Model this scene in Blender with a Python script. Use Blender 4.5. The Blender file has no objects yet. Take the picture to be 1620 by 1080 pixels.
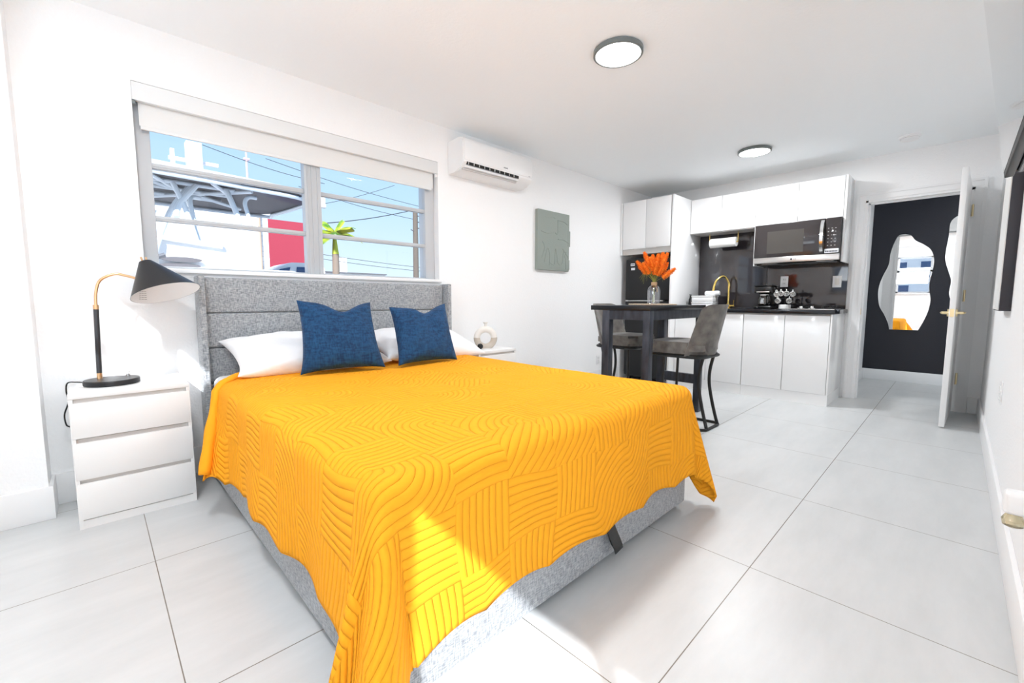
import bpy, bmesh, math, random
from mathutils import Vector, Matrix, noise
random.seed(7)
S = bpy.context.scene
C = S.collection
PI = math.pi
R = math.radians

# ------------------------------------------------------------ camera
yaw, pitch, roll = R(45.86196), R(-5.34958), R(0.0661217)
fw = Vector((math.cos(pitch)*math.cos(yaw), math.cos(pitch)*math.sin(yaw), math.sin(pitch)))
rt = fw.cross(Vector((0, 0, 1))).normalized()
up = rt.cross(fw)
r2 = rt*math.cos(roll)+up*math.sin(roll)
u2 = -rt*math.sin(roll)+up*math.cos(roll)
cam = bpy.data.cameras.new('camera')
cam.sensor_fit = 'HORIZONTAL'; cam.sensor_width = 36
cam.lens = 682.354/1620*36
cam.clip_start = 0.02; cam.clip_end = 300
co = bpy.data.objects.new('camera', cam); C.objects.link(co)
m = Matrix((r2, u2, -fw)).transposed().to_4x4(); m.translation = Vector((0, 0, .97))
co.matrix_world = m
S.camera = co

# ------------------------------------------------------------ world, sun, daylight, exposure
w = bpy.data.worlds.new('sky'); S.world = w; w.use_nodes = True
nt = w.node_tree; nt.nodes.clear()
out = nt.nodes.new('ShaderNodeOutputWorld'); bg = nt.nodes.new('ShaderNodeBackground')
tc = nt.nodes.new('ShaderNodeTexCoord'); sep = nt.nodes.new('ShaderNodeSeparateXYZ'); rp = nt.nodes.new('ShaderNodeValToRGB')
nt.links.new(tc.outputs['Generated'], sep.inputs[0]); nt.links.new(sep.outputs['Z'], rp.inputs[0])
rp.color_ramp.elements[0].position = 0.0; rp.color_ramp.elements[0].color = (.78, .92, 1.0, 1)
rp.color_ramp.elements[1].position = .75; rp.color_ramp.elements[1].color = (.26, .48, .90, 1)
e = rp.color_ramp.elements.new(.22); e.color = (.50, .73, .98, 1)
nt.links.new(rp.outputs[0], bg.inputs[0]); nt.links.new(bg.outputs[0], out.inputs[0])
bg.inputs[1].default_value = .75

SUN = Vector((math.cos(R(50)), math.sin(R(50)), -1.15*math.cos(R(50)))).normalized()
sl = bpy.data.lights.new('sun', 'SUN'); sl.energy = 6.0; sl.angle = R(.6); sl.color = (.97, .98, 1)
so = bpy.data.objects.new('sun', sl); C.objects.link(so); so.location = (-4, -5, 8)
so.rotation_euler = SUN.to_track_quat('-Z', 'Y').to_euler()

def area(name, loc, d, sx, sy, power, col=(1, 1, 1)):
    l = bpy.data.lights.new(name, 'AREA'); l.shape = 'RECTANGLE'; l.size = sx; l.size_y = sy; l.energy = power; l.color = col
    o = bpy.data.objects.new(name, l); C.objects.link(o); o.location = loc
    o.rotation_euler = Vector(d).to_track_quat('-Z', 'Y').to_euler(); return o
# area lamps added as daylight at the glass door and the window of the west wall, tilted up to brighten the ceiling
area('daylight_glass_door', (-.93, -1.5, 1.05), (1, 0, 1.5), 1.5, 1.9, 32, (.88, .945, 1))
area('daylight_west_window', (-.93, 1.2, 1.62), (1, 0, 1.6), 1.3, .8, 11, (.88, .945, 1))
S.view_settings.view_transform = 'Standard'; S.view_settings.look = 'None'
S.view_settings.exposure = .69; S.view_settings.gamma = 1; S.view_settings.use_curve_mapping = False
S.cycles.use_denoising = True
S.cycles.max_bounces = 12; S.cycles.diffuse_bounces = 10; S.cycles.glossy_bounces = 5
S.cycles.transmission_bounces = 8; S.cycles.transparent_max_bounces = 12
S.cycles.sample_clamp_indirect = 6; S.cycles.caustics_reflective = False; S.cycles.caustics_refractive = False

# ------------------------------------------------------------ materials
def mat(name, col, rough=.5, metal=0, bump=None, spec=.5, coat=0, emit=None, trans=0, sheen=0, ior=1.45):
    m = bpy.data.materials.new(name); m.use_nodes = True; t = m.node_tree
    b = t.nodes['Principled BSDF']
    b.inputs['Base Color'].default_value = (*col, 1); b.inputs['Roughness'].default_value = rough
    b.inputs['Metallic'].default_value = metal; b.inputs['Specular IOR Level'].default_value = spec
    b.inputs['Coat Weight'].default_value = coat; b.inputs['Transmission Weight'].default_value = trans
    b.inputs['Sheen Weight'].default_value = sheen; b.inputs['IOR'].default_value = ior
    if emit: b.inputs['Emission Color'].default_value = (*col, 1); b.inputs['Emission Strength'].default_value = emit
    if bump:
        sc, st, dist = bump
        n = t.nodes.new('ShaderNodeTexNoise'); n.inputs['Scale'].default_value = sc; n.inputs['Detail'].default_value = 3
        g = t.nodes.new('ShaderNodeNewGeometry'); bp = t.nodes.new('ShaderNodeBump')
        bp.inputs['Strength'].default_value = st; bp.inputs['Distance'].default_value = dist
        t.links.new(g.outputs['Position'], n.inputs['Vector']); t.links.new(n.outputs['Fac'], bp.inputs['Height'])
        t.links.new(bp.outputs[0], b.inputs['Normal'])
    return m

def nd(t, k, **kw):
    n = t.nodes.new(k)
    for a, v in kw.items():
        if a in ('operation', 'data_type', 'blend_type', 'wave_type', 'feature'): setattr(n, a, v)
    return n
def mth(t, op, a, b=None):
    n = t.nodes.new('ShaderNodeMath'); n.operation = op
    for i, v in enumerate((a, b)):
        if v is None: continue
        if isinstance(v, (int, float)): n.inputs[i].default_value = v
        else: t.links.new(v, n.inputs[i])
    return n.outputs[0]
def noise_mix(m, c1, c2, scale, detail=4, stretch=(1, 1, 1), lo=.35, hi=.65):
    t = m.node_tree; b = t.nodes['Principled BSDF']
    g = t.nodes.new('ShaderNodeNewGeometry'); mp = t.nodes.new('ShaderNodeMapping'); mp.inputs['Scale'].default_value = stretch
    n = t.nodes.new('ShaderNodeTexNoise'); n.inputs['Scale'].default_value = scale; n.inputs['Detail'].default_value = detail
    r = t.nodes.new('ShaderNodeValToRGB'); r.color_ramp.elements[0].position = lo; r.color_ramp.elements[1].position = hi
    r.color_ramp.elements[0].color = (*c1, 1); r.color_ramp.elements[1].color = (*c2, 1)
    t.links.new(g.outputs['Position'], mp.inputs[0]); t.links.new(mp.outputs[0], n.inputs['Vector'])
    t.links.new(n.outputs['Fac'], r.inputs[0]); t.links.new(r.outputs[0], b.inputs['Base Color'])
    return r.outputs[0]

M = {}
M['wall'] = mat('wall_paint', (.90, .90, .90), .55, bump=(85, .42, .005))
M['ceil'] = mat('ceiling_paint', (.90, .93, .945), .7, bump=(60, .25, .004))
M['trim'] = mat('trim_paint', (.84, .84, .84), .35)
M['navy_wall'] = mat('navy_wall_paint', (.008, .009, .016), .38, bump=(85, .3, .004))
M['gloss_white'] = mat('gloss_white_lacquer', (.83, .83, .83), .12, coat=.3)
M['white_satin'] = mat('white_satin', (.82, .82, .81), .3)
M['white_plastic'] = mat('white_plastic', (.84, .84, .84), .28)
M['groove'] = mat('groove_grey', (.58, .56, .54), .6)
M['black_gloss'] = mat('black_gloss_stone', (.012, .012, .015), .08)
M['splash'] = mat('charcoal_glass_panel', (.030, .026, .029), .03, spec=1.0)
M['black_app'] = mat('black_appliance', (.006, .006, .007), .3)
M['dark_glass'] = mat('dark_appliance_glass', (.035, .030, .030), .07)
M['black_plastic'] = mat('black_plastic', (.01, .01, .01), .25)
M['black_metal'] = mat('black_metal', (.008, .008, .008), .42)
M['lamp_black'] = mat('matt_black_lamp', (.018, .018, .020), .38)
M['steel'] = mat('brushed_steel', (.72, .70, .68), .28, metal=1)
M['chrome'] = mat('chrome', (.85, .85, .85), .12, metal=1)
M['brass'] = mat('brass', (.83, .60, .18), .22, metal=1)
M['copper'] = mat('copper_brass', (.80, .50, .27), .28, metal=1)
M['gold'] = mat('satin_gold', (.85, .70, .42), .3, metal=1)
M['sheet'] = mat('white_sheet', (.86, .86, .87), .75, bump=(30, .2, .01), sheen=.1)
M['blind'] = mat('blind_fabric', (.74, .74, .73), .8)
M['valance'] = mat('valance_fabric', (.76, .77, .77), .7)
M['alu'] = mat('window_aluminium', (.52, .54, .56), .45)
M['sage'] = mat('sage_plaster', (.29, .33, .30), .8, bump=(70, .4, .004))
M['mirror'] = mat('mirror_silver', (.9, .9, .9), .0, metal=1)
M['emit'] = mat('lamp_diffuser', (1, 1, 1), .5, emit=3.2)
M['lamp_ring'] = mat('grey_lamp_ring', (.16, .18, .18), .4)
M['screen'] = mat('tv_screen', (.03, .033, .033), .06, spec=1.0, coat=1)
M['tv_back'] = mat('tv_back_plastic', (.12, .12, .13), .5)
M['frame_black'] = mat('frame_black', (.03, .028, .035), .5)
M['canvas'] = mat('white_canvas', (.78, .78, .76), .5)
M['paper'] = mat('paper_towel', (.82, .81, .79), .9, bump=(150, .4, .002))
M['ceramic'] = mat('white_ceramic', (.8, .8, .79), .25)
M['ceramic_spk'] = mat('speckled_ceramic', (.8, .8, .79), .3)
noise_mix(M['ceramic_spk'], (.06, .06, .06), (.82, .82, .80), 120, 2, lo=.40, hi=.46)
M['beige_ceramic'] = mat('beige_ceramic', (.55, .49, .42), .6)
M['cream_ceramic'] = mat('cream_ceramic', (.80, .77, .72), .45)
M['cork'] = mat('cork_twine', (.50, .33, .19), .9, bump=(300, .5, .002))
M['jute'] = mat('woven_jute', (.60, .47, .34), .9, bump=(200, .8, .004))
noise_mix(M['jute'], (.40, .28, .19), (.75, .62, .48), 180, 2)
M['orange'] = mat('orange_plume', (.92, .22, .01), .75)
noise_mix(M['orange'], (.85, .16, .004), (1.0, .36, .03), 90, 2)
M['stem'] = mat('dry_green_stem', (.30, .30, .06), .7)
M['gold_liquid'] = mat('amber_oil_glass', (.85, .75, .5), .05, trans=.7)
M['white_towel'] = mat('towel_terry', (.8, .8, .8), .95, bump=(250, .8, .004))
M['label'] = mat('label_white', (.75, .77, .8), .5)
M['ink'] = mat('label_ink', (.02, .02, .03), .5)
M['orange_pt'] = mat('drum_orange', (.8, .4, .1), .5)

def glass_mat(name, tint=(1, 1, 1), fac=None):
    m = bpy.data.materials.new(name); m.use_nodes = True; t = m.node_tree; t.nodes.clear()
    o = t.nodes.new('ShaderNodeOutputMaterial'); mx = t.nodes.new('ShaderNodeMixShader')
    tr = t.nodes.new('ShaderNodeBsdfTransparent'); tr.inputs[0].default_value = (*tint, 1)
    gl = t.nodes.new('ShaderNodeBsdfGlossy'); gl.inputs['Roughness'].default_value = .02
    fr = t.nodes.new('ShaderNodeFresnel'); fr.inputs[0].default_value = 1.45
    ge = t.nodes.new('ShaderNodeNewGeometry')
    front = mth(t, 'SUBTRACT', 1, ge.outputs['Backfacing']); f_ = mth(t, 'MULTIPLY', fr.outputs[0], front)
    if fac is None: t.links.new(f_, mx.inputs[0])
    else: t.links.new(mth(t, 'ADD', f_, fac), mx.inputs[0])
    t.links.new(tr.outputs[0], mx.inputs[1]); t.links.new(gl.outputs[0], mx.inputs[2]); t.links.new(mx.outputs[0], o.inputs[0])
    return m
M['pane'] = glass_mat('window_pane', (.98, .99, 1))
M['vase_glass'] = glass_mat('bottle_glass', (.90, .91, .93), .12)
M['carafe_glass'] = glass_mat('carafe_glass', (.35, .35, .36), .08)

# floor tiles
def floor_mat():
    m = mat('floor_tile', (.6, .6, .6), .32, spec=.4); t = m.node_tree; b = t.nodes['Principled BSDF']
    g = t.nodes.new('ShaderNodeNewGeometry'); s = t.nodes.new('ShaderNodeSeparateXYZ'); t.links.new(g.outputs['Position'], s.inputs[0])
    def line(o, off):
        a = mth(t, 'ADD', o, 78-off); a = mth(t, 'DIVIDE', a, .78); a = mth(t, 'FRACT', a); a = mth(t, 'SUBTRACT', a, .5); a = mth(t, 'ABSOLUTE', a)
        return mth(t, 'GREATER_THAN', a, .5-.0019)
    ln = mth(t, 'MAXIMUM', line(s.outputs['X'], .109), line(s.outputs['Y'], .467))
    mp = t.nodes.new('ShaderNodeMapping'); mp.inputs['Scale'].default_value = (.6, 2.2, 1); t.links.new(g.outputs['Position'], mp.inputs[0])
    n = t.nodes.new('ShaderNodeTexNoise'); n.inputs['Scale'].default_value = 3; n.inputs['Detail'].default_value = 8; n.inputs['Roughness'].default_value = .65
    t.links.new(mp.outputs[0], n.inputs['Vector'])
    r = t.nodes.new('ShaderNodeValToRGB'); r.color_ramp.elements[0].position = .3; r.color_ramp.elements[1].position = .7
    r.color_ramp.elements[0].color = (.545, .56, .56, 1); r.color_ramp.elements[1].color = (.63, .64, .64, 1); t.links.new(n.outputs['Fac'], r.inputs[0])
    mx = t.nodes.new('ShaderNodeMix'); mx.data_type = 'RGBA'; t.links.new(ln, mx.inputs['Factor']); t.links.new(r.outputs[0], mx.inputs['A'])
    mx.inputs['B'].default_value = (.20, .18, .15, 1); t.links.new(mx.outputs['Result'], b.inputs['Base Color'])
    bp = t.nodes.new('ShaderNodeBump'); bp.inputs['Distance'].default_value = .003; bp.invert = True; t.links.new(ln, bp.inputs['Height'])
    t.links.new(bp.outputs[0], b.inputs['Normal'])
    return m
M['floor'] = floor_mat()

def weave(name, c1, c2, scale=260, rough=.9, bumpd=.003, strx=(1, 1, 1), sheen=.2):
    m = mat(name, c1, rough, sheen=sheen); t = m.node_tree; b = t.nodes['Principled BSDF']
    g = t.nodes.new('ShaderNodeNewGeometry')
    outs = []
    for st in ((1, 1, .16), (.22, .22, 1)):
        mp = t.nodes.new('ShaderNodeMapping'); mp.inputs['Scale'].default_value = st; t.links.new(g.outputs['Position'], mp.inputs[0])
        n = t.nodes.new('ShaderNodeTexNoise'); n.inputs['Scale'].default_value = scale; n.inputs['Detail'].default_value = 2
        t.links.new(mp.outputs[0], n.inputs['Vector']); outs.append(n.outputs['Fac'])
    s = mth(t, 'MULTIPLY', mth(t, 'ADD', outs[0], outs[1]), .5)
    r = t.nodes.new('ShaderNodeValToRGB'); r.color_ramp.elements[0].position = .38; r.color_ramp.elements[1].position = .62
    r.color_ramp.elements[0].color = (*c1, 1); r.color_ramp.elements[1].color = (*c2, 1); t.links.new(s, r.inputs[0]); t.links.new(r.outputs[0], b.inputs['Base Color'])
    bp = t.nodes.new('ShaderNodeBump'); bp.inputs['Strength'].default_value = .6; bp.inputs['Distance'].default_value = bumpd
    t.links.new(s, bp.inputs['Height']); t.links.new(bp.outputs[0], b.inputs['Normal'])
    return m
M['grey_fabric'] = weave('grey_linen', (.185, .20, .215), (.45, .46, .47), 260)
M['blue_fabric'] = weave('blue_chenille', (.002, .026, .080), (.007, .062, .160), 110, sheen=.06, bumpd=.004)
M['suede'] = mat('grey_suede', (.14, .13, .12), .9, sheen=.3, bump=(60, .3, .004))
noise_mix(M['suede'], (.075, .068, .062), (.20, .185, .165), 14, 6, lo=.3, hi=.75)
M['table_wood'] = mat('charcoal_stained_wood', (.03, .035, .05), .42)
noise_mix(M['table_wood'], (.012, .014, .020), (.065, .073, .095), 22, 8, stretch=(1, 1, .25), lo=.3, hi=.8)
M['table_black'] = mat('black_table_top', (.006, .007, .009), .3)

def quilt_mat():
    m = mat('yellow_quilt', (.93, .375, .018), .85, spec=.15); t = m.node_tree; b = t.nodes['Principled BSDF']
    uv = t.nodes.new('ShaderNodeUVMap'); uv.uv_map = 'uv'
    n = t.nodes.new('ShaderNodeTexNoise'); n.inputs['Scale'].default_value = 3.4; n.inputs['Detail'].default_value = 0; t.links.new(uv.outputs[0], n.inputs['Vector'])
    sub = t.nodes.new('ShaderNodeVectorMath'); sub.operation = 'SUBTRACT'; t.links.new(n.outputs['Color'], sub.inputs[0]); sub.inputs[1].default_value = (.5, .5, .5)
    sc = t.nodes.new('ShaderNodeVectorMath'); sc.operation = 'SCALE'; t.links.new(sub.outputs[0], sc.inputs[0]); sc.inputs['Scale'].default_value = .07
    ad = t.nodes.new('ShaderNodeVectorMath'); ad.operation = 'ADD'; t.links.new(uv.outputs[0], ad.inputs[0]); t.links.new(sc.outputs[0], ad.inputs[1])
    # basket-weave cells: straight rows both ways and quarter arcs, in groups of stitched lines
    CS = .19
    div = t.nodes.new('ShaderNodeVectorMath'); div.operation = 'SCALE'; t.links.new(ad.outputs[0], div.inputs[0]); div.inputs['Scale'].default_value = 1/CS
    fl = t.nodes.new('ShaderNodeVectorMath'); fl.operation = 'FLOOR'; t.links.new(div.outputs[0], fl.inputs[0])
    fr = t.nodes.new('ShaderNodeVectorMath'); fr.operation = 'FRACTION'; t.links.new(div.outputs[0], fr.inputs[0])
    wn = t.nodes.new('ShaderNodeTexWhiteNoise'); wn.noise_dimensions = '2D'; t.links.new(fl.outputs[0], wn.inputs['Vector'])
    s = t.nodes.new('ShaderNodeSeparateXYZ'); t.links.new(fr.outputs[0], s.inputs[0]); sf = t.nodes.new('ShaderNodeSeparateXYZ'); t.links.new(fl.outputs[0], sf.inputs[0])
    X_, Y_ = s.outputs['X'], s.outputs['Y']
    par = mth(t, 'FLOORED_MODULO', mth(t, 'ADD', sf.outputs['X'], sf.outputs['Y']), 2)
    def hyp(a_, b_): return mth(t, 'SQRT', mth(t, 'ADD', mth(t, 'MULTIPLY', a_, a_), mth(t, 'MULTIPLY', b_, b_)))
    straight = mth(t, 'ADD', mth(t, 'MULTIPLY', X_, par), mth(t, 'MULTIPLY', Y_, mth(t, 'SUBTRACT', 1, par)))
    r0 = hyp(X_, Y_); r1 = hyp(mth(t, 'SUBTRACT', X_, 1), mth(t, 'SUBTRACT', Y_, 1))
    arcs = mth(t, 'ADD', mth(t, 'MULTIPLY', r0, par), mth(t, 'MULTIPLY', r1, mth(t, 'SUBTRACT', 1, par)))
    dia = mth(t, 'MULTIPLY', mth(t, 'ADD', X_, Y_), .7071)
    m1 = mth(t, 'GREATER_THAN', wn.outputs['Value'], .55); m2 = mth(t, 'GREATER_THAN', wn.outputs['Value'], .85)
    p = mth(t, 'ADD', mth(t, 'MULTIPLY', straight, mth(t, 'SUBTRACT', 1, m1)), mth(t, 'MULTIPLY', arcs, mth(t, 'SUBTRACT', m1, m2)))
    p = mth(t, 'MULTIPLY', mth(t, 'ADD', p, mth(t, 'MULTIPLY', dia, m2)), CS)
    st = mth(t, 'ABSOLUTE', mth(t, 'SINE', mth(t, 'MULTIPLY', p, PI/(.19/8))))
    st = mth(t, 'POWER', st, .45)
    bp = t.nodes.new('ShaderNodeBump'); bp.inputs['Strength'].default_value = .85; bp.inputs['Distance'].default_value = .0062
    t.links.new(st, bp.inputs['Height'])
    n2 = t.nodes.new('ShaderNodeTexNoise'); n2.inputs['Scale'].default_value = 26; t.links.new(uv.outputs[0], n2.inputs['Vector'])
    b2 = t.nodes.new('ShaderNodeBump'); b2.inputs['Strength'].default_value = .35; b2.inputs['Distance'].default_value = .006
    t.links.new(n2.outputs['Fac'], b2.inputs['Height']); t.links.new(bp.outputs[0], b2.inputs['Normal']); t.links.new(b2.outputs[0], b.inputs['Normal'])
    return m
M['quilt'] = quilt_mat()

# ------------------------------------------------------------ geometry helpers
def new(): return bmesh.new()
def box(bm, x0, x1, y0, y1, z0, z1, bev=0, seg=2):
    r = bmesh.ops.create_cube(bm, size=1); vs = r['verts']
    bmesh.ops.scale(bm, vec=(x1-x0, y1-y0, z1-z0), verts=vs)
    bmesh.ops.translate(bm, vec=((x0+x1)/2, (y0+y1)/2, (z0+z1)/2), verts=vs)
    if bev:
        es = list({e for v in vs for e in v.link_edges})
        bmesh.ops.bevel(bm, geom=es, offset=bev, segments=seg, affect='EDGES', profile=.5)
    return bm
def bx(*a, **k): return box(new(), *a, **k)
def tube(bm, pts, r, n=12, closed=False, caps=True):
    pts = [Vector(p) for p in pts]; N = len(pts); rings = []
    rr = r if isinstance(r, (list, tuple)) else [r]*N
    prev = None
    for i, p in enumerate(pts):
        if closed: d = pts[(i+1) % N]-pts[i-1]
        else: d = pts[min(i+1, N-1)]-pts[max(i-1, 0)]
        d.normalize()
        if prev is None:
            a = Vector((0, 0, 1)) if abs(d.z) < .9 else Vector((1, 0, 0)); x = d.cross(a).normalized()
        else: x = (prev-d*prev.dot(d)).normalized()
        prev = x; y = d.cross(x)
        rings.append([bm.verts.new(p+(x*math.cos(2*PI*k/n)+y*math.sin(2*PI*k/n))*rr[i]) for k in range(n)])
    for i in range(N if closed else N-1):
        a, b = rings[i], rings[(i+1) % N]
        for k in range(n): bm.faces.new((a[k], a[(k+1) % n], b[(k+1) % n], b[k]))
    if caps and not closed: bm.faces.new(rings[0][::-1]); bm.faces.new(rings[-1])
    return bm
def lathe(bm, prof, cx, cy, n=32, z0=0):
    rings = []
    for r, z in prof:
        rings.append([bm.verts.new((cx+max(r, 1e-4)*math.cos(2*PI*k/n), cy+max(r, 1e-4)*math.sin(2*PI*k/n), z0+z)) for k in range(n)])
    for a, b in zip(rings, rings[1:]):
        for k in range(n): bm.faces.new((a[k], a[(k+1) % n], b[(k+1) % n], b[k]))
    for rg, rev in ((rings[0], True), (rings[-1], False)): bm.faces.new(rg[::-1] if rev else rg)
    return bm
def prism(bm, poly, axis, a, b):
    """poly: 2D outline; axis: 'x','y','z' extruded from a to b"""
    def P(u, v, s): return {'x': (s, u, v), 'y': (u, s, v), 'z': (u, v, s)}[axis]
    A = [bm.verts.new(P(u, v, a)) for u, v in poly]; B = [bm.verts.new(P(u, v, b)) for u, v in poly]
    n = len(poly)
    bm.faces.new(A[::-1]); bm.faces.new(B)
    for i in range(n): bm.faces.new((A[i], A[(i+1) % n], B[(i+1) % n], B[i]))
    return bm
def smooth_path(pts, n=8, closed=False):
    pts = [Vector(p) for p in pts]; o = []; N = len(pts)
    rng = range(N) if closed else range(N-1)
    for i in rng:
        g = (lambda k: pts[k % N]) if closed else (lambda k: pts[min(max(k, 0), N-1)])
        p0, p1, p2, p3 = g(i-1), g(i), g(i+1), g(i+2)
        for k in range(n):
            t = k/n; o.append(.5*((2*p1)+(-p0+p2)*t+(2*p0-5*p1+4*p2-p3)*t*t+(-p0+3*p1-3*p2+p3)*t**3))
    if not closed: o.append(pts[-1])
    return o
def link(name, bm, material, parent=None, smooth=True, ang=35):
    bmesh.ops.recalc_face_normals(bm, faces=bm.faces)
    me = bpy.data.meshes.new(name)
    off = Vector((0, 0, 0)); q = parent
    while q is not None: off += q.location; q = q.parent
    if parent is not None: bmesh.ops.translate(bm, vec=-off, verts=bm.verts)
    bm.to_mesh(me); bm.free()
    me.materials.append(M[material] if isinstance(material, str) else material)
    if smooth:
        me.polygons.foreach_set('use_smooth', [True]*len(me.polygons)); me.set_sharp_from_angle(angle=R(ang))
    o = bpy.data.objects.new(name, me); C.objects.link(o)
    if parent is not None: o.parent = parent
    return o
def tag(o, label, cat, group=None, kind=None):
    o['label'] = label
    if cat: o['category'] = cat
    if group: o['group'] = group
    if kind: o['kind'] = kind
    return o
def thing(name, label, cat, loc, group=None):
    o = bpy.data.objects.new(name, None); C.objects.link(o); o.location = loc; o.empty_display_size = .1
    return tag(o, label, cat, group)
def solo(name, bm, material, label, cat, group=None, ang=35):
    return tag(link(name, bm, material, ang=ang), label, cat, group)
def struct(name, bm, material, label=None, parent=None):
    o = link(name, bm, material, parent)
    if parent is None:
        o['kind'] = 'structure'
        if label: o['label'] = label; o['category'] = name.split('_')[0]
    return o
def copy_tree(o, parent=None):
    c = o.copy(); C.objects.link(c)
    if parent is not None: c.parent = parent
    for ch in list(o.children): copy_tree(ch, c)
    return c
def text_bm(body, size, depth, origin, xdir, ydir):
    cu = bpy.data.curves.new('txt', 'FONT'); cu.body = body; cu.size = size; cu.extrude = depth; cu.align_x = 'CENTER'; cu.align_y = 'CENTER'
    o = bpy.data.objects.new('txt', cu); me = bpy.data.meshes.new_from_object(o)
    bm = new(); bm.from_mesh(me); bpy.data.objects.remove(o); bpy.data.curves.remove(cu); bpy.data.meshes.remove(me)
    X = Vector(xdir).normalized(); Y = Vector(ydir).normalized(); Z = X.cross(Y)
    mm = Matrix((X, Y, Z)).transposed().to_4x4(); mm.translation = Vector(origin); bmesh.ops.transform(bm, matrix=mm, verts=bm.verts)
    return bm

# ------------------------------------------------------------ room shell
YW, XK, ZC, XW = 2.938, 5.44, 2.344, -.80
YT = -.188          # wall with the television
bm = bx(-1.0, 7.25, -2.75, 3.15, -.12, 0); struct('floor', bm, 'floor', 'pale grey floor of large matt tiles')
bm = bx(-1.0, 7.25, -2.75, 3.15, ZC, ZC+.15); struct('ceiling', bm, 'ceil', 'white lightly textured ceiling')
# north wall with the bed window: opening x .207-2.03, z 1.135-2.062
wx0, wx1, wz0, wz1 = .207, 2.03, 1.132, 2.062
bm = new()
box(bm, -.95, wx0, YW, YW+.17, 0, ZC); box(bm, wx1, XK+.1, YW, YW+.17, 0, ZC)
box(bm, wx0, wx1, YW, YW+.17, 0, wz0); box(bm, wx0, wx1, YW, YW+.17, wz1, ZC)
struct('wall_north', bm, 'wall', 'white textured wall behind the bed with the window in it')
struct('wall_pier', bx(XW, -.19, 2.76, YW, 0, ZC), 'wall', 'white wall pier at the left edge, left of the lamp')
# west wall: window_2 opening y .49-1.98 z 1.2-1.98 ; glass door y -2.3..-.70 z 0-2.0
bm = new()
box(bm, XW-.06, XW, 1.98, YW, 0, ZC); box(bm, XW-.06, XW, .49, 1.98, 0, 1.18); box(bm, XW-.06, XW, .49, 1.98, 2.08, ZC)
box(bm, XW-.06, XW, -.70, .49, 0, ZC); box(bm, XW-.06, XW, -2.3, -.70, 2.08, ZC); box(bm, XW-.06, XW, -2.65, -2.3, 0, ZC)
struct('wall_west', bm, 'wall', 'white wall behind the camera with window and glass door')
struct('wall_south', bx(XW, .9, -2.65, -2.5, 0, ZC), 'wall', 'white wall closing the alcove behind the camera')
struct('wall_television', bx(.9, XK, YT-.15, YT, 0, ZC), 'wall', 'white textured wall at the right edge carrying the television')
struct('wall_alcove', bx(.9, 1.05, -2.5, YT-.15, 0, ZC), 'wall', 'white return wall of the alcove behind the television wall')
# east wall with doorway y -.035..0.70, z 0-1.94
bm = new()
dy0, dy1, dz = -.035, .685, 1.935
box(bm, XK, XK+.12, dy1, YW, 0, ZC); box(bm, XK, XK+.12, YT-.15, dy0, 0, ZC); box(bm, XK, XK+.12, dy0, dy1, dz, ZC)
struct('wall_east', bm, 'wall', 'white kitchen end wall with the doorway')
struct('wall_hall', bx(7.0, 7.12, -1.0, .8, 0, ZC), 'navy_wall', 'near-black navy wall at the end of the hall')
struct('wall_hall_side', bx(XK+.12, 7.12, .8, .9, 0, ZC), 'wall', 'white side wall of the hall left of the navy wall')
struct('wall_hall_end', bx(XK+.12, 7.12, -1.12, -1.0, 0, ZC), 'wall', 'white wall closing the hall on the right')
# baseboards
struct('baseboard_north', bx(-.19, 4.69, YW-.015, YW, 0, .15, bev=.003), 'trim', 'white baseboard along the wall behind the bed')
bm = new(); box(bm, XW, -.175, 2.745, 2.76, 0, .15, bev=.003); box(bm, -.19, -.175, 2.75, YW-.015, 0, .15, bev=.003)
struct('baseboard_pier', bm, 'trim', 'white baseboard wrapping the pier at the left edge')
struct('baseboard_television', bx(.9, XK, YT, YT+.015, 0, .14, bev=.003), 'trim', 'white baseboard under the television wall')
struct('baseboard_east', bx(XK-.015, XK, YT+.016, dy0-.075, 0, .14, bev=.002), 'trim', 'short white baseboard right of the doorway')
struct('baseboard_hall', bx(6.985, 7.0, -1.0, .8, 0, .13, bev=.003), 'trim', 'white baseboard under the navy wall')
struct('baseboard_hall_side', bx(XK+.13, 6.984, .785, .8, 0, .13, bev=.003), 'trim', 'white baseboard of the hall side wall')
# doorway casing and jamb
bm = new()
def ushape(w_, ins, x0_, x1_):
    o0, o1, zt_ = dy0-w_, dy1+w_, dz+w_; i0, i1, zi_ = dy0-ins, dy1+ins, dz+ins
    prism(bm, [(o0, 0), (i0, 0), (i0, zi_), (o0, zt_)], 'x', x0_, x1_); prism(bm, [(i1, 0), (o1, 0), (o1, zt_), (i1, zi_)], 'x', x0_, x1_)
    prism(bm, [(i0, zi_), (i1, zi_), (o1, zt_), (o0, zt_)], 'x', x0_, x1_)
ushape(.072, 0, XK-.016, XK-.0005); ushape(.070, .050, XK-.026, XK-.016); ushape(.012, .003, XK-.020, XK-.016)
box(bm, XK-.01, XK+.13, dy1-.018, dy1+.001, 0, dz); box(bm, XK-.01, XK+.13, dy0-.001, dy0+.018, 0, dz); box(bm, XK-.01, XK+.13, dy0, dy1, dz-.018, dz+.001)
box(bm, XK+.05, XK+.09, dy1-.030, dy1-.018, 0, dz-.018); box(bm, XK+.05, XK+.09, dy0+.018, dy0+.030, 0, dz-.018); box(bm, XK+.05, XK+.09, dy0, dy1, dz-.03, dz-.018)
o = struct('trim_doorway', bm, 'trim', 'white casing and jamb around the doorway')
struct('strike_plate', bx(XK-.005, XK+.03, dy1-.0195, dy1-.0175, .84, .90), 'gold', parent=o)

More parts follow.
